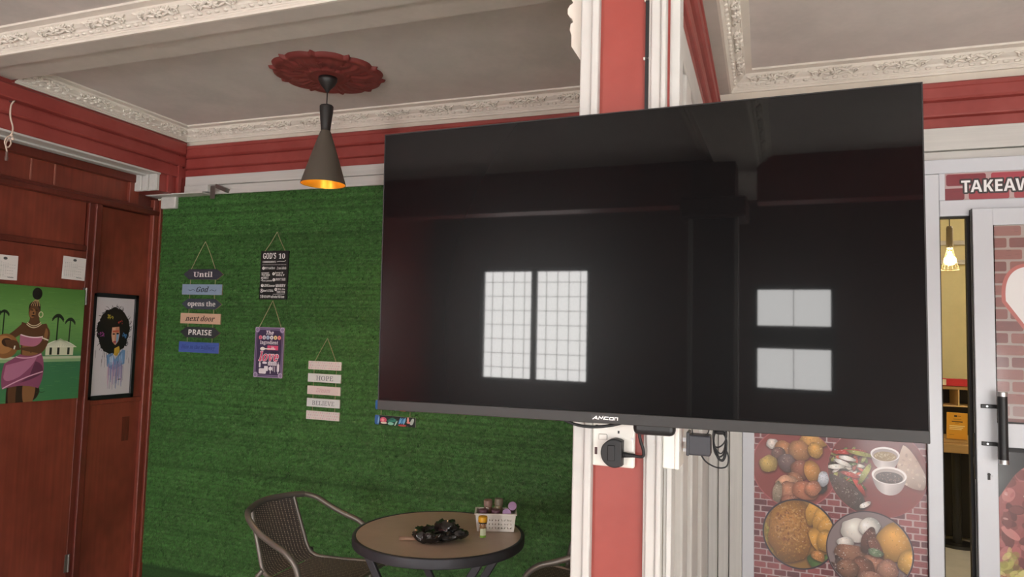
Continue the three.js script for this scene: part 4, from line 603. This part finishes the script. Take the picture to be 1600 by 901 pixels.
  const l2 = new THREE.PointLight(new THREE.Color(1, 0.9, 0.72), 5); l2.name = 'lamp_light'; l2.position.set(0, -0.08, 0); l2.shadow.radius = 6; l2.castShadow = true; q.add(l2);
}

// ------------------------------------------------------------------ rosette and pendant of the left bay
{
  const t = thing('ceiling_rosette', 'dark red plaster ceiling rosette with a scalloped edge above the grey pendant', 'rosette', [-2.06, YC, -2.88]);
  const R = 240, rings = [[0.275, 0], [0.268, -0.014], [0.252, -0.020], [0.235, -0.014], [0.215, -0.016], [0.19, -0.024], [0.15, -0.022], [0.12, -0.018], [0.112, -0.026], [0.096, -0.030], [0.088, -0.024], [0.07, -0.022], [0.05, -0.026], [0, -0.026]], pos = [], idx = [];
  rings.forEach(([r, y], i) => { for (let k = 0; k < R; k++) { const a = k / R * 6.2832, lobe = Math.abs(Math.sin(a * 5)), nib = Math.pow(Math.abs(Math.cos(a * 5)), 60), wob = r > 0.11 ? 1 - 0.10 * Math.pow(1 - lobe, 1.5) + (i < 5 ? 0.14 * nib : 0) : 1, lift = i > 3 && i < 8 ? 0.003 * Math.sin(a * 10) + 0.002 * Math.sin(a * 30) : 0; pos.push(Math.cos(a) * r * wob, y - lift, Math.sin(a) * r * wob); } });
  for (let i = 0; i + 1 < rings.length; i++) for (let k = 0; k < R; k++) { const a = i * R + k, b = i * R + (k + 1) % R, c = a + R, d = b + R; idx.push(a, b, c, b, d, c); }
  const g = new THREE.BufferGeometry(); g.setAttribute('position', new THREE.BufferAttribute(new Float32Array(pos), 3)); g.setIndex(idx); g.computeVertexNormals(); worldUV2(g);
  obj('dish', g, M.rosette, t);
  const leaf = mg([ell(0.016, 0.008, 0.034, 0, 0, 0), ell(0.009, 0.008, 0.02, -0.014, 0, 0.018, 0, -0.6), ell(0.009, 0.008, 0.02, 0.014, 0, 0.018, 0, 0.6), ell(0.004, 0.006, 0.03, 0, -0.006, 0)]);
  for (let k = 0; k < 10; k++) { const m = obj('acanthus_leaf', leaf, M.rosette, t), a = (k + 0.5) / 10 * 6.2832; m.position.set(Math.sin(a) * 0.155, -0.022, Math.cos(a) * 0.155); m.rotation.y = a; m.scale.set(1.25, 0.32, 1.1); }
}
function worldUV2(g) { const p = g.attributes.position, uv = new Float32Array(p.count * 2); for (let i = 0; i < p.count; i++) { uv[2 * i] = p.getX(i); uv[2 * i + 1] = p.getZ(i); } g.setAttribute('uv', new THREE.BufferAttribute(uv, 2)); }
{
  const t = thing('pendant_lamp', 'grey cone-shaped pendant lamp with gold inside hanging from the red rosette', 'lamp', [-2.06, 0, -2.88]);
  const grey = S({ color: 0x5a534a, roughness: 0.55 }), blk = S({ color: 0x262423, roughness: 0.5 }), gold = S({ color: 0xe6b040, roughness: 0.32, metalness: 0.9 });
  obj('canopy', lathe([[0, 2.688], [0.008, 2.69], [0.012, 2.70], [0.036, 2.728], [0.046, 2.748], [0.046, 2.764], [0, 2.764]], 32), blk, t);
  obj('flex', cyl(0.0028, 0.0028, 0.09, 0, 2.65, 0, 8), blk, t);
  obj('neck', lathe([[0, 2.622], [0.030, 2.622], [0.034, 2.617], [0.0325, 2.59], [0.026, 2.53], [0.0225, 2.492], [0.0, 2.492]], 32), blk, t, 'black flared neck');
  obj('shade', lathe([[0.0225, 2.494], [0.027, 2.485], [0.06, 2.385], [0.110, 2.224], [0.1085, 2.2235], [0.0585, 2.384], [0.026, 2.478]], 48), grey, t);
  obj('shade_lining', lathe([[0.1078, 2.2245], [0.0575, 2.384], [0.025, 2.476], [0, 2.478]], 48), gold, t, 'gold lining');
  obj('bulb', lathe([[0, 2.43], [0.013, 2.43], [0.014, 2.41], [0.026, 2.38], [0.028, 2.365], [0.024, 2.345], [0, 2.332]], 20), S({ color: 0xfff0d0, emissive: 0xffc878, emissiveIntensity: 3 }), t);
  const l = new THREE.PointLight(new THREE.Color(1, 0.84, 0.55), 0.5); l.name = 'bulb_light'; l.position.set(0, 2.37, 0); l.castShadow = true; t.add(l);
}

// ------------------------------------------------------------------ television and what hangs round it
{
  const t = thing('television', 'large black wall-mounted television with a glossy screen, mounted in front of the red pier', 'television', [-0.283, 1.6475, -1.40], 0), W = 1.112;
  t.rotation.set(0.0105, -0.0135, 0.008, 'YXZ');
  t.position.set(-0.2867, 1.6484, -1.4111);
  const screen = PH({ color: 0x020203, roughness: 0.3, specularIntensity: 0.13, clearcoat: 0.45, clearcoatRoughness: 0.025 }), frame = S({ color: 0x1a191a, roughness: 0.4 }), bez = S({ color: 0x242221, roughness: 0.5 });
  const y0 = -0.322, y1 = 0.322, b = 0.022;
  obj('housing', [rb(-W / 2, W / 2, y0 + 0.001, y1, -0.014, -0.002, 0.003), rb(-W / 2 + 0.1, W / 2 - 0.1, y0 + 0.012, y1 - 0.16, -0.058, -0.012, 0.012)], frame, t);
  obj('frame_edge', [bb(-W / 2, -W / 2 + 0.0022, y0 + b, y1, -0.004, 0.0012), bb(W / 2 - 0.0022, W / 2, y0 + b, y1, -0.004, 0.0012), bb(-W / 2, W / 2, y1 - 0.0022, y1, -0.004, 0.0012)], frame, t);
  obj('screen', bb(-W / 2 + 0.002, W / 2 - 0.002, y0 + b, y1 - 0.002, -0.004, 0), screen, t);
  const bezel = obj('bezel', rb(-W / 2, W / 2, y0, y0 + b + 0.0005, -0.006, 0.003, 0.0015), bez, t, 'dark grey lower bezel');
  const c = canvas(512, 96, (x, w, h) => { x.fillStyle = '#2b2827'; x.fillRect(0, 0, w, h); x.strokeStyle = '#f2f0ee'; x.lineWidth = 15; x.lineJoin = 'miter'; const P = (pts) => { x.beginPath(); pts.forEach((p, i) => (i ? x.lineTo(...p) : x.moveTo(...p))); x.stroke(); }; P([[30, 80], [100, 22], [120, 80]]); P([[70, 60], [116, 60]]); P([[140, 80], [160, 24], [196, 62], [226, 24], [238, 80]]); P([[334, 28], [262, 28], [256, 72], [330, 72]]); P([[356, 30], [424, 30], [420, 74], [352, 74], [356, 30]]); P([[446, 80], [450, 30], [504, 30], [500, 80]]); });
  board('logo_plate', 0.056, 0.0105, 0.002, print(c, 0.4), bez, bezel, -0.022, y0 + 0.0115, 0.0031, { label: 'small plate with the maker lettering' });
  for (const k of [[-0.045, 'speaker']]) obj('speaker_grille', [rb(0.03, 0.115, y0 - 0.022, y0 + 0.02, -0.05, -0.02, 0.012)], frame, t, 'dark rounded speaker bulge under the bezel');
}
{
  const t = thing('wall_bracket', 'black swing-arm bracket holding the television on the pier', 'bracket', [-0.28, 1.70, -1.53]);
  obj('wall_plate', rb(-0.06, 0.06, -0.12, 0.12, -0.004, 0.004, 0.003), M.black, t); obj('arm', rb(-0.02, 0.02, -0.03, 0.03, 0.003, 0.065, 0.005), M.black, t);
}
{ // socket plate, plug and flexes on the red face (z -1.553)
  const t = thing('wall_socket', 'white double wall socket on the red pier just below the television', 'socket', [-0.3145, 1.285, -1.552]);
  obj('plate', rb(-0.048, 0.048, -0.068, 0.068, -0.001, 0.011, 0.007, 3), M.plastic, t);
  obj('rocker', rb(-0.032, -0.013, -0.010, 0.003, 0.010, 0.0145, 0.002), M.plastic, t); obj('rocker', rb(-0.032, -0.013, 0.026, 0.040, 0.010, 0.0145, 0.002), M.plastic, t);
  obj('neon', rb(-0.041, -0.035, -0.043, -0.027, 0.0100, 0.0122, 0.002), S({ color: 0x4a1c1c, roughness: 0.3 }), t, 'dark red indicator window');
  for (const q of [[-0.040, -0.034, 0.018, 0.022], [0.010, 0.014, 0.006, 0.012], [0.0, 0.006, 0.034, 0.042]]) obj('pin_slot', bb(...q, 0.010, 0.0114), M.dark, t);
  obj('screw', cyl(0.003, 0.003, 0.002, 0, 0, 0, 10).rotateX(Math.PI / 2).translate(0.042, -0.004, 0.0112), M.steel, t);
  const p = thing('power_plug', 'black mains plug with ribbed flex pushed into the white wall socket', 'plug', [-0.3145, 1.252, -1.541]);
  const s = new THREE.Shape(); s.moveTo(0.018, -0.025); s.lineTo(0.018, 0.024); s.quadraticCurveTo(-0.002, 0.034, -0.019, 0.014); s.quadraticCurveTo(-0.027, 0, -0.019, -0.016); s.quadraticCurveTo(-0.004, -0.036, 0.018, -0.025);
  const g = new THREE.ExtrudeGeometry(s, { depth: 0.020, bevelEnabled: true, bevelSize: 0.003, bevelThickness: 0.004, bevelSegments: 3, curveSegments: 10 }); g.translate(0.004, 0, 0.004); obj('body', g, M.rubber, p);
  obj('grip', rb(-0.006, 0.010, -0.017, 0.017, 0.027, 0.031, 0.002), M.rubber, p); obj('strain_relief', [0, 1, 2, 3, 4, 5].map((k) => cyl(0.0062 - k * 0.0004, 0.0062 - k * 0.0004, 0.0032, 0, 0, 0, 12).rotateZ(Math.PI / 2).translate(0.027 + k * 0.0043, -0.004, 0.014)).concat([cyl(0.004, 0.004, 0.03, 0, 0, 0, 10).rotateZ(Math.PI / 2).translate(0.036, -0.004, 0.014)]), M.rubber, p);
  obj('flex', tube([[0.046, -0.004, 0.014], [0.060, -0.005, 0.016], [0.069, -0.003, 0.018], [0.070, 0.010, 0.020], [0.064, 0.030, 0.022], [0.060, 0.055, 0.024], [0.058, 0.10, 0.026]], 0.0034, 40, 8), M.rubber, p);
}
{
  const t = thing('cable', 'black cable hanging in loops below the left half of the television bezel', 'cable', [-0.367, 1.332, -1.50]);
  obj('loop', tube([[-0.16, 0.03, 0.0], [-0.135, 0.005, 0.0], [-0.105, -0.010, 0.0], [-0.075, -0.001, 0.0], [-0.072, 0.004, 0.0], [-0.05, -0.013, 0.003], [-0.01, -0.024, 0.004], [0.04, -0.022, 0.004], [0.09, -0.008, 0.0], [0.13, 0.02, 0.0]], 0.0034, 60, 8), M.rubber, t);
  obj('loop', tube([[-0.12, 0.03, -0.01], [-0.10, 0.000, -0.01], [-0.08, -0.012, -0.01], [-0.06, 0.001, -0.01], [-0.05, 0.03, -0.01]], 0.003, 30, 8), M.rubber, t);
}
{ // surface socket on the side of the pier and the charger in it
  const t = thing('surface_socket', 'white surface-mounted socket box on the right edge of the pier', 'socket', [-0.19, 1.29, -1.585]);
  obj('back_box', rb(-0.017, 0.010, -0.066, 0.066, -0.04, 0.045, 0.003), M.plastic, t); obj('faceplate', rb(0.009, 0.019, -0.066, 0.066, -0.043, 0.048, 0.003), M.plastic, t);
  obj('knockout', new THREE.TorusGeometry(0.009, 0.0008, 6, 24).translate(-0.004, 0.020, 0.0452), S({ color: 0xa8a49a, roughness: 0.6 }), t);
  const c = thing('charger_adapter', 'dark grey plug-in charger with a bundled thin cable, beside the white socket box', 'charger', [-0.165, 1.272, -1.59]);
  obj('pins', [bb(-0.004, 0.008, -0.016, -0.010, -0.01, 0.0), bb(-0.004, 0.008, 0.006, 0.014, -0.003, 0.003)], M.steel, c);
  const body = S({ color: 0x34343a, roughness: 0.45 }); obj('body', [rb(0.005, 0.012, -0.022, 0.030, -0.022, 0.024, 0.003), rb(0.009, 0.056, -0.020, 0.024, -0.020, 0.022, 0.004)], body, c);
  const P = []; for (let k = 0; k <= 70; k++) { const a = k / 70 * 6.2832 * 5.5; P.push([0.074 + Math.cos(a) * (0.013 + 0.005 * Math.sin(a * 0.37)) + 0.004 * Math.sin(k * 0.31), 0.016 + Math.sin(a) * (0.034 + 0.012 * Math.sin(a * 0.61)) + 0.006 * Math.cos(k * 0.17), 0.004 * Math.sin(k * 0.9)]); }
  obj('cable_bundle', tube(P, 0.0017, 420, 6), M.rubber, c); obj('cable_tie', new THREE.TorusGeometry(0.009, 0.003, 8, 20).rotateX(1.3).translate(0.074, 0.03, 0), M.rubber, c);
  obj('flex', [tube([[0.034, -0.02, 0], [0.046, -0.034, 0.004], [0.070, -0.044, 0.006], [0.088, -0.040, 0.006], [0.092, -0.02, 0.004], [0.084, 0.0, 0.0]], 0.0018, 40, 6), tube([[0.078, 0.046, 0], [0.098, 0.053, 0.0], [0.125, 0.07, 0.01]], 0.0017, 16, 6), tube([[0.018, 0.02, 0.01], [0.016, 0.05, 0.01], [0.028, 0.08, 0.01], [0.05, 0.06, 0.01], [0.05, 0.03, 0.01], [0.03, 0.012, 0.01]], 0.0015, 40, 6)], M.rubber, c);
}
{
  const t = thing('wall_cable', 'black cable clipped down the right side of the red pier face above the television', 'cable', [-0.2515, 0, -1.548]);
  obj('cable', [bb(-0.0045, 0.0035, 1.9, 2.78, -0.004, 0.003)], M.rubber, t);
  for (const y of [2.135, 2.272]) obj('clip', [rb(-0.0085, 0.0045, y - 0.003, y + 0.003, -0.004, 0.003, 0.001), cyl(0.0016, 0.0016, 0.004, 0, 0, 0, 8).rotateX(Math.PI / 2).translate(-0.007, y, 0.004)], M.plastic, t);
}
{
  const t = thing('metal_bracket', 'small grey metal angle bracket screwed to the white band above the grass', 'bracket', [-3.27, 2.35, -3.475]);
  obj('flange', rb(-0.037, 0.0, -0.035, 0.046, 0.03, 0.034, 0.001), M.metal, t); obj('strap', bx(0.09, 0.026, 0.06, 0.038, 0.032, 0.0, -0.38), M.metal, t);
}
{
  const t = thing('hanging_string', 'pale knotted string with a small bulb-holder tip hanging on the left wall above the door', 'string', [-3.53, 2.45, -2.347]);
  obj('cord', [tube([[0, 0.155, 0.0], [0, 0.13, 0.012], [0, 0.07, 0.012], [0, 0.02, -0.004], [0, -0.02, 0.0]], 0.004, 30, 6), tube([[0, -0.02, 0], [0, -0.035, 0.02], [0, -0.065, 0.03], [0, -0.085, 0.014], [0, -0.06, 0.0], [0, -0.04, 0.01], [0, -0.07, 0.024], [0, -0.105, 0.016]], 0.0035, 50, 6)], S({ color: 0xcdb6a8, roughness: 0.9 }), t);
  obj('knot', [ell(0.008, 0.009, 0.009, 0, -0.022, 0), ell(0.007, 0.008, 0.008, 0.002, -0.036, -0.006)], S({ color: 0xcdb6a8, roughness: 0.9 }), t); obj('tip', [cyl(0.006, 0.006, 0.026, 0, -0.12, 0.016, 10), cyl(0.009, 0.007, 0.018, 0, -0.143, 0.016, 10)], S({ color: 0x6a5048, roughness: 0.5 }), t); obj('nail', cyl(0.003, 0.003, 0.04, 0, 0, 0, 8).rotateZ(Math.PI / 2).translate(-0.014, 0.155, 0), M.steel, t);
}

// ------------------------------------------------------------------ table and chairs
const frameMetal = S({ color: 0x7a756e, roughness: 0.4, metalness: 0.6 }), rimMetal = S({ color: 0x3c3d42, roughness: 0.45, metalness: 0.4 });
const TX = -1.205, TZ = -2.545, TH = 0.72;
{
  const t = thing('round_table', 'round brown bistro table with a dark metal rim in front of the grass wall', 'table', [TX, 0, TZ]);
  const top = S({ map: stained(176, 157, 138, 9, 0, 0.3), roughness: 0.42, bumpMap: bumpFine, bumpScale: 0.0004 });
  obj('tabletop', cyl(0.322, 0.322, 0.012, 0, TH - 0.007, 0, 72), top, t);
  obj('rim', lathe([[0.318, TH - 0.036], [0.334, TH - 0.036], [0.336, TH - 0.033], [0.336, TH - 0.004], [0.333, TH], [0.324, TH + 0.0005], [0.320, TH - 0.002], [0.318, TH - 0.012], [0.318, TH - 0.036]], 72), rimMetal, t);
  const bar = (a, b, w = 0.030, d = 0.016) => { const A = V(...a), B = V(...b), g = new RoundedBoxGeometry(w, A.distanceTo(B), d, 2, 0.004), q = new THREE.Quaternion().setFromUnitVectors(V(0, 1, 0), B.clone().sub(A).normalize()); g.applyQuaternion(q); const m = A.add(B).multiplyScalar(0.5); g.translate(m.x, m.y, m.z); return g; };
  const y = TH - 0.03;
  for (const s of [-1, 1]) { obj('leg', bar([-0.24, y, s * 0.17], [0.24, FL + 0.01, s * 0.17]), rimMetal, t); obj('leg', bar([0.24, y, s * 0.135], [-0.24, FL + 0.01, s * 0.135]), rimMetal, t); }
  obj('stretcher', [bar([-0.24, y, -0.18], [-0.24, y, 0.18]), bar([0.24, y, -0.15], [0.24, y, 0.15]), bar([0.0, 0.295, -0.17], [0.0, 0.295, 0.17], 0.012, 0.012), bar([0.23, FL + 0.03, -0.17], [0.23, FL + 0.03, 0.17], 0.014, 0.014), bar([-0.23, FL + 0.03, -0.135], [-0.23, FL + 0.03, 0.135], 0.014, 0.014)], rimMetal, t);
}
const weave = canvas(256, 256, (x) => {
  x.fillStyle = '#3a3534'; x.fillRect(0, 0, 256, 256);
  for (let i = 0; i < 8; i++) { x.fillStyle = '#57504d'; x.fillRect(i * 32 + 2, 0, 21, 256); for (let k = 0; k < 16; k++) { x.fillStyle = ['#b0a293', '#96897c', '#c4b6a4'][(i * 7 + k * 5) % 3]; x.fillRect(i * 32 + 23, k * 16 + (i % 2) * 8, 8, 10); x.fillStyle = 'rgba(20,18,18,0.5)'; x.fillRect(i * 32 + 2, k * 16 + (i % 2) * 8 + 6, 22, 4); } }
});
const wt = tex(weave, true); wt.wrapS = wt.wrapT = THREE.RepeatWrapping; wt.repeat.set(1 / 0.14, 1 / 0.14);
const wb = tex(weave, false); wb.wrapS = wb.wrapT = THREE.RepeatWrapping; wb.repeat.set(1 / 0.14, 1 / 0.14);
const wicker = S({ map: wt, roughness: 0.5, bumpMap: wb, bumpScale: 0.002, side: THREE.DoubleSide });
function ribbon(pts, half, bow) {                                  // pts: [x, y] along the chair's middle; half width; bow pushes the middle back
  const n = pts.length, K = 10, pos = [], uv = [], idx = []; let s = 0;
  for (let i = 0; i < n; i++) { if (i) s += Math.hypot(pts[i][0] - pts[i - 1][0], pts[i][1] - pts[i - 1][1]); for (let k = 0; k <= K; k++) { const v = k / K * 2 - 1, b = (1 - v * v) * bow[i]; pos.push(pts[i][0] - b, pts[i][1], v * half[i]); uv.push(v * half[i], s); } }
  for (let i = 0; i + 1 < n; i++) for (let k = 0; k < K; k++) { const a = i * (K + 1) + k, c = a + K + 1; idx.push(a, a + 1, c, a + 1, c + 1, c); }
  const g = new THREE.BufferGeometry(); g.setAttribute('position', new THREE.BufferAttribute(new Float32Array(pos), 3)); g.setAttribute('uv', new THREE.BufferAttribute(new Float32Array(uv), 2)); g.setIndex(idx); g.computeVertexNormals(); return g;
}
function makeChair() {                                              // faces +x, origin on the floor under the seat
  const t = thing('bistro_chair', 'brown woven bistro chair with metal tube arms left of the round table', 'chair', [-1.9, 0, -2.715]);
  const back = [[-0.235, 0.705], [-0.225, 0.67], [-0.20, 0.60], [-0.175, 0.53], [-0.155, 0.475], [-0.135, 0.447], [-0.105, 0.432]], seat = [[-0.105, 0.432], [-0.06, 0.428], [0.05, 0.428], [0.16, 0.432], [0.23, 0.432], [0.245, 0.42]];
  const hb = back.map((p, i) => 0.145 + 0.004 * i), hs = seat.map((p, i) => 0.169 + 0.012 * i);
  obj('woven_back', ribbon(back, hb, back.map((p, i) => 0.04 - i * 0.005)), wicker, t); obj('woven_seat', ribbon(seat, hs, seat.map(() => 0)), wicker, t);
  for (const s of [-1, 1]) {
    obj('side_tube', tube([...back.map((p, i) => [p[0], p[1], s * hb[i]]), ...seat.slice(1).map((p, i) => [p[0], p[1] - 0.002, s * hs[i + 1]])], 0.010, 50, 10), frameMetal, t);
    obj('leg', tube([[-0.14, 0.46, s * 0.172], [-0.165, 0.42, s * 0.185], [-0.20, 0.25, s * 0.20], [-0.265, FL, s * 0.215]], 0.011, 24, 10), frameMetal, t, 'rear leg');
  }
  const half = (s) => [[0.155, FL, s * 0.245], [0.135, 0.30, s * 0.262], [0.125, 0.46, s * 0.272], [0.105, 0.54, s * 0.278], [0.055, 0.585, s * 0.277], [-0.02, 0.612, s * 0.268], [-0.10, 0.645, s * 0.258], [-0.17, 0.685, s * 0.237], [-0.215, 0.704, s * 0.195], [-0.238, 0.708, s * 0.145]];
  const arm = [...half(1), [-0.262, 0.710, 0.08], [-0.275, 0.712, 0], [-0.262, 0.710, -0.08], ...half(-1).reverse()];
  obj('arm_tube', tube(arm, 0.0125, 140, 12), frameMetal, t, 'one bent tube that makes the front legs, arms and top of the back');
  obj('top_wrap', tube(arm.slice(8, 15), 0.0145, 40, 12), S({ color: 0x55504c, roughness: 0.5 }), t, 'woven wrap round the top rail');
  obj('seat_bar', tube([[0.235, 0.425, -0.23], [0.245, 0.425, 0.23]], 0.009, 8, 8), frameMetal, t); obj('seat_bar', tube([[0.135, 0.40, -0.265], [0.135, 0.40, 0.265]], 0.009, 8, 8), frameMetal, t);
  return t;
}
{
  const a = makeChair(), b = a.clone(); b.name = numbered('bistro_chair'); b.position.set(-0.77, 0, -2.99); b.rotation.y = 3.05; b.userData = { ...a.userData, label: 'bistro chair right of the round table, only its metal arm showing beside the pier' }; scene.add(b);
}
// ------------------------------------------------------------------ on the table
{
  const t = thing('plastic_bag', 'crumpled black plastic bag lying on the round table', 'bag', [-1.168, TH + 0.001, -2.44]);
  const crease = (g) => { g.deleteAttribute('uv'); g.deleteAttribute('normal'); g = mergeVertices(g, 1e-4); const p = g.attributes.position; for (let i = 0; i < p.count; i++) { const x = p.getX(i), y = p.getY(i), z = p.getZ(i), n = (f, o) => 1 - Math.abs(noise.noise(x * f + o, y * f * 1.3, z * f + o)) * 2.4, k = 0.011 * n(26, 1) + 0.006 * n(58, 4), a = Math.atan2(z, x); p.setXYZ(i, x + Math.cos(a) * k, Math.max(0, y + k * 0.8), z + Math.sin(a) * k * 0.8 + 0.004 * noise.noise(x * 40, y * 40, z * 40)); } g = toCreasedNormals(g.toNonIndexed(), 0.55); g.setAttribute('uv', new THREE.BufferAttribute(new Float32Array(g.attributes.position.count * 2), 2)); return g; };
  const torus = new THREE.TorusGeometry(0.044, 0.015, 18, 70); torus.rotateX(Math.PI / 2); torus.scale(1.1, 1.2, 1); torus.translate(-0.012, 0.015, 0.010);
  const lump = new THREE.SphereGeometry(0.034, 36, 24); lump.scale(1.25, 0.95, 1); lump.translate(0.022, 0.030, -0.034); const flat = new THREE.SphereGeometry(0.05, 36, 20); flat.scale(1.2, 0.32, 1.0); flat.translate(0.022, 0.012, -0.006); const tail = new THREE.SphereGeometry(0.03, 28, 18); tail.scale(1.5, 0.55, 1.0); tail.translate(0.062, 0.016, -0.030);
  obj('bag', [torus, lump, flat, tail].map(crease), PH({ color: 0x0e0e0e, roughness: 0.26, clearcoat: 0.6, clearcoatRoughness: 0.15 }), t);
  const s = thing('rolled_paper', 'short roll of brown paper sticking out beside the black bag', 'roll', [-1.262, TH + 0.0078, -2.392], 0.35); obj('roll', cyl(0.0072, 0.0072, 0.066, 0, 0, 0, 16).rotateZ(Math.PI / 2), S({ map: stained(150, 118, 96, 16, 40), roughness: 0.6 }), s);
}
{ // white basket, opening up; front faces local +z
  const t = thing('plastic_basket', 'white perforated plastic basket of spice bottles on the round table', 'basket', [-1.022, TH + 0.001, -2.684], 0.36);
  const wall = (w0, w1, h) => {                                     // trapezoid with rows of slanted holes
    const s = new THREE.Shape([[-w0 / 2, 0], [w0 / 2, 0], [w1 / 2, h], [-w1 / 2, h]].map((p) => new THREE.Vector2(...p))), n = Math.floor(w0 / 0.0125);
    for (let r = 0; r < 3; r++) for (let k = 0; k < n; k++) { const cx = (k - (n - 1) / 2) * 0.0122, cy = 0.015 + r * 0.0155, a = ((k + r) % 2 ? 0.5 : -0.5); s.holes.push(new THREE.Path([[-0.0022, -0.004], [0.0026, -0.003], [0.0002, 0.0048]].map(([u, v]) => new THREE.Vector2(cx + u * Math.cos(a) - v * Math.sin(a), cy + u * Math.sin(a) + v * Math.cos(a))))); }
    return new THREE.ExtrudeGeometry(s, { depth: 0.002, bevelEnabled: false });
  };
  const h = 0.066, tl = 0.10, front = wall(0.145, 0.158, h), side = wall(0.085, 0.098, h);
  obj('side', front.clone().translate(0, 0, -0.002).rotateX(tl).translate(0, 0, 0.0435), M.plastic, t); obj('side', front.clone().translate(0, 0, -0.002).rotateX(tl).rotateY(Math.PI).translate(0, 0, -0.0435), M.plastic, t);
  for (const s of [-1, 1]) obj('side', side.clone().translate(0, 0, -0.002).rotateX(tl).rotateY(s * Math.PI / 2).translate(s * 0.0735, 0, 0), M.plastic, t);
  obj('bottom', bb(-0.0725, 0.0725, 0, 0.003, -0.0425, 0.0425), M.plastic, t);
  obj('rim', [rb(-0.085, 0.085, h - 0.001, h + 0.005, 0.046, 0.054, 0.002), rb(-0.085, 0.085, h - 0.001, h + 0.005, -0.054, -0.046, 0.002), rb(-0.085, -0.077, h - 0.001, h + 0.005, -0.054, 0.054, 0.002), rb(0.077, 0.085, h - 0.001, h + 0.005, -0.054, 0.054, 0.002)], M.plastic, t);
}
{
  const brown = PH({ color: 0x7d6450, roughness: 0.35, clearcoat: 0.6 }), olive = PH({ color: 0x857b60, roughness: 0.4, clearcoat: 0.4 }), lilac = S({ color: 0xb394c0, roughness: 0.4 }), plum = S({ color: 0x6d4a58, roughness: 0.45 });
  const B = lathe([[0, 0], [0.016, 0], [0.0175, 0.003], [0.0175, 0.05], [0.015, 0.058], [0.013, 0.06], [0, 0.06]], 24), C = lathe([[0, 0.058], [0.0165, 0.058], [0.0175, 0.060], [0.0175, 0.074], [0.016, 0.077], [0, 0.077]], 24);
  const bottle = (label, x, y, z, rx, rz, glass, cap) => { const t = thing('spice_bottle', label, 'bottle', [x, y, z]); t.rotation.set(rx, 0.36, rz); obj('body', B, glass, t); obj('cap', C, cap, t); return t; };
  const put = (o, lx, ly, lz, k) => { const c = Math.cos(0.36), q = Math.sin(0.36); o.position.set(-1.022 + lx * c + lz * q, TH + 0.001 + ly, -2.684 - lx * q + lz * c); o.rotation.order = 'YXZ'; o.scale.set(1, k, 1); };
  put(bottle('brown spice bottle standing tallest at the left of the white basket', 0, 0, 0, 0.04, 0.03, brown, S({ color: 0x8d7468, roughness: 0.5 })), -0.030, 0.005, -0.018, 1.38);
  put(bottle('olive spice bottle leaning in the middle back of the white basket', 0, 0, 0, -0.06, -0.05, olive, S({ color: 0x7c7260, roughness: 0.5 })), 0.006, 0.005, -0.022, 1.42);
  put(bottle('spice bottle in the white basket with its round lilac lid facing forward', 0, 0, 0, 1.15, 0, olive, lilac), 0.044, 0.040, -0.036, 1);
  put(bottle('spice bottle with a mauve cap lying highest at the right end of the white basket', 0, 0, 0, 1.3, 0, brown, S({ color: 0xa583a8, roughness: 0.4 })), 0.066, 0.078, -0.045, 0.9);
  put(bottle('dark plum-capped bottle low in the middle of the white basket', 0, 0, 0, 0, 0, brown, plum), 0.0, 0.005, 0.022, 0.98);
  put(bottle('plum-capped bottle low at the left end of the white basket', 0, 0, 0, 0, 0, brown, plum), -0.050, 0.005, 0.019, 0.98);
}
{
  const t = thing('toothpick_jar', 'small jar of toothpicks with a yellow lid in front of the white basket', 'jar', [-1.022, TH + 0.001, -2.545]);
  obj('glass', lathe([[0, 0], [0.015, 0], [0.0165, 0.003], [0.0165, 0.05], [0.0145, 0.056], [0.0135, 0.056], [0.0152, 0.049], [0.0152, 0.004], [0, 0.003]], 28), M.glass, t);
  obj('picks', Array.from({ length: 46 }, () => { const a = rr(0, 6.28), r = 0.0125 * Math.sqrt(rnd()); return cyl(0.0009, 0.0009, 0.046, Math.cos(a) * r, 0.028, Math.sin(a) * r, 5); }), S({ color: 0xc0905c, roughness: 0.7 }), t).userData.kind = 'stuff';
  const lg = new THREE.CylinderGeometry(0.0168, 0.0168, 0.032, 16, 1, true, -0.2, 1.5); lg.translate(0, 0.022, 0); obj('label', lg, S({ color: 0xcfd6b4, roughness: 0.6, side: THREE.DoubleSide }), t, 'pale paper label with a green foot'); const lg2 = new THREE.CylinderGeometry(0.01695, 0.01695, 0.008, 16, 1, true, -0.2, 1.5); lg2.translate(0, 0.008, 0); obj('label_stripe', lg2, S({ color: 0x7fb03c, roughness: 0.6, side: THREE.DoubleSide }), t);
  obj('collar', cyl(0.0162, 0.0162, 0.006, 0, 0.058, 0, 28), M.dark, t); obj('lid', lathe([[0, 0.060], [0.0175, 0.060], [0.0178, 0.062], [0.0178, 0.078], [0.016, 0.081], [0, 0.081]], 28), S({ color: 0xd9a21e, roughness: 0.4 }), t, 'yellow lid');
}
renderer.render(scene, camera);
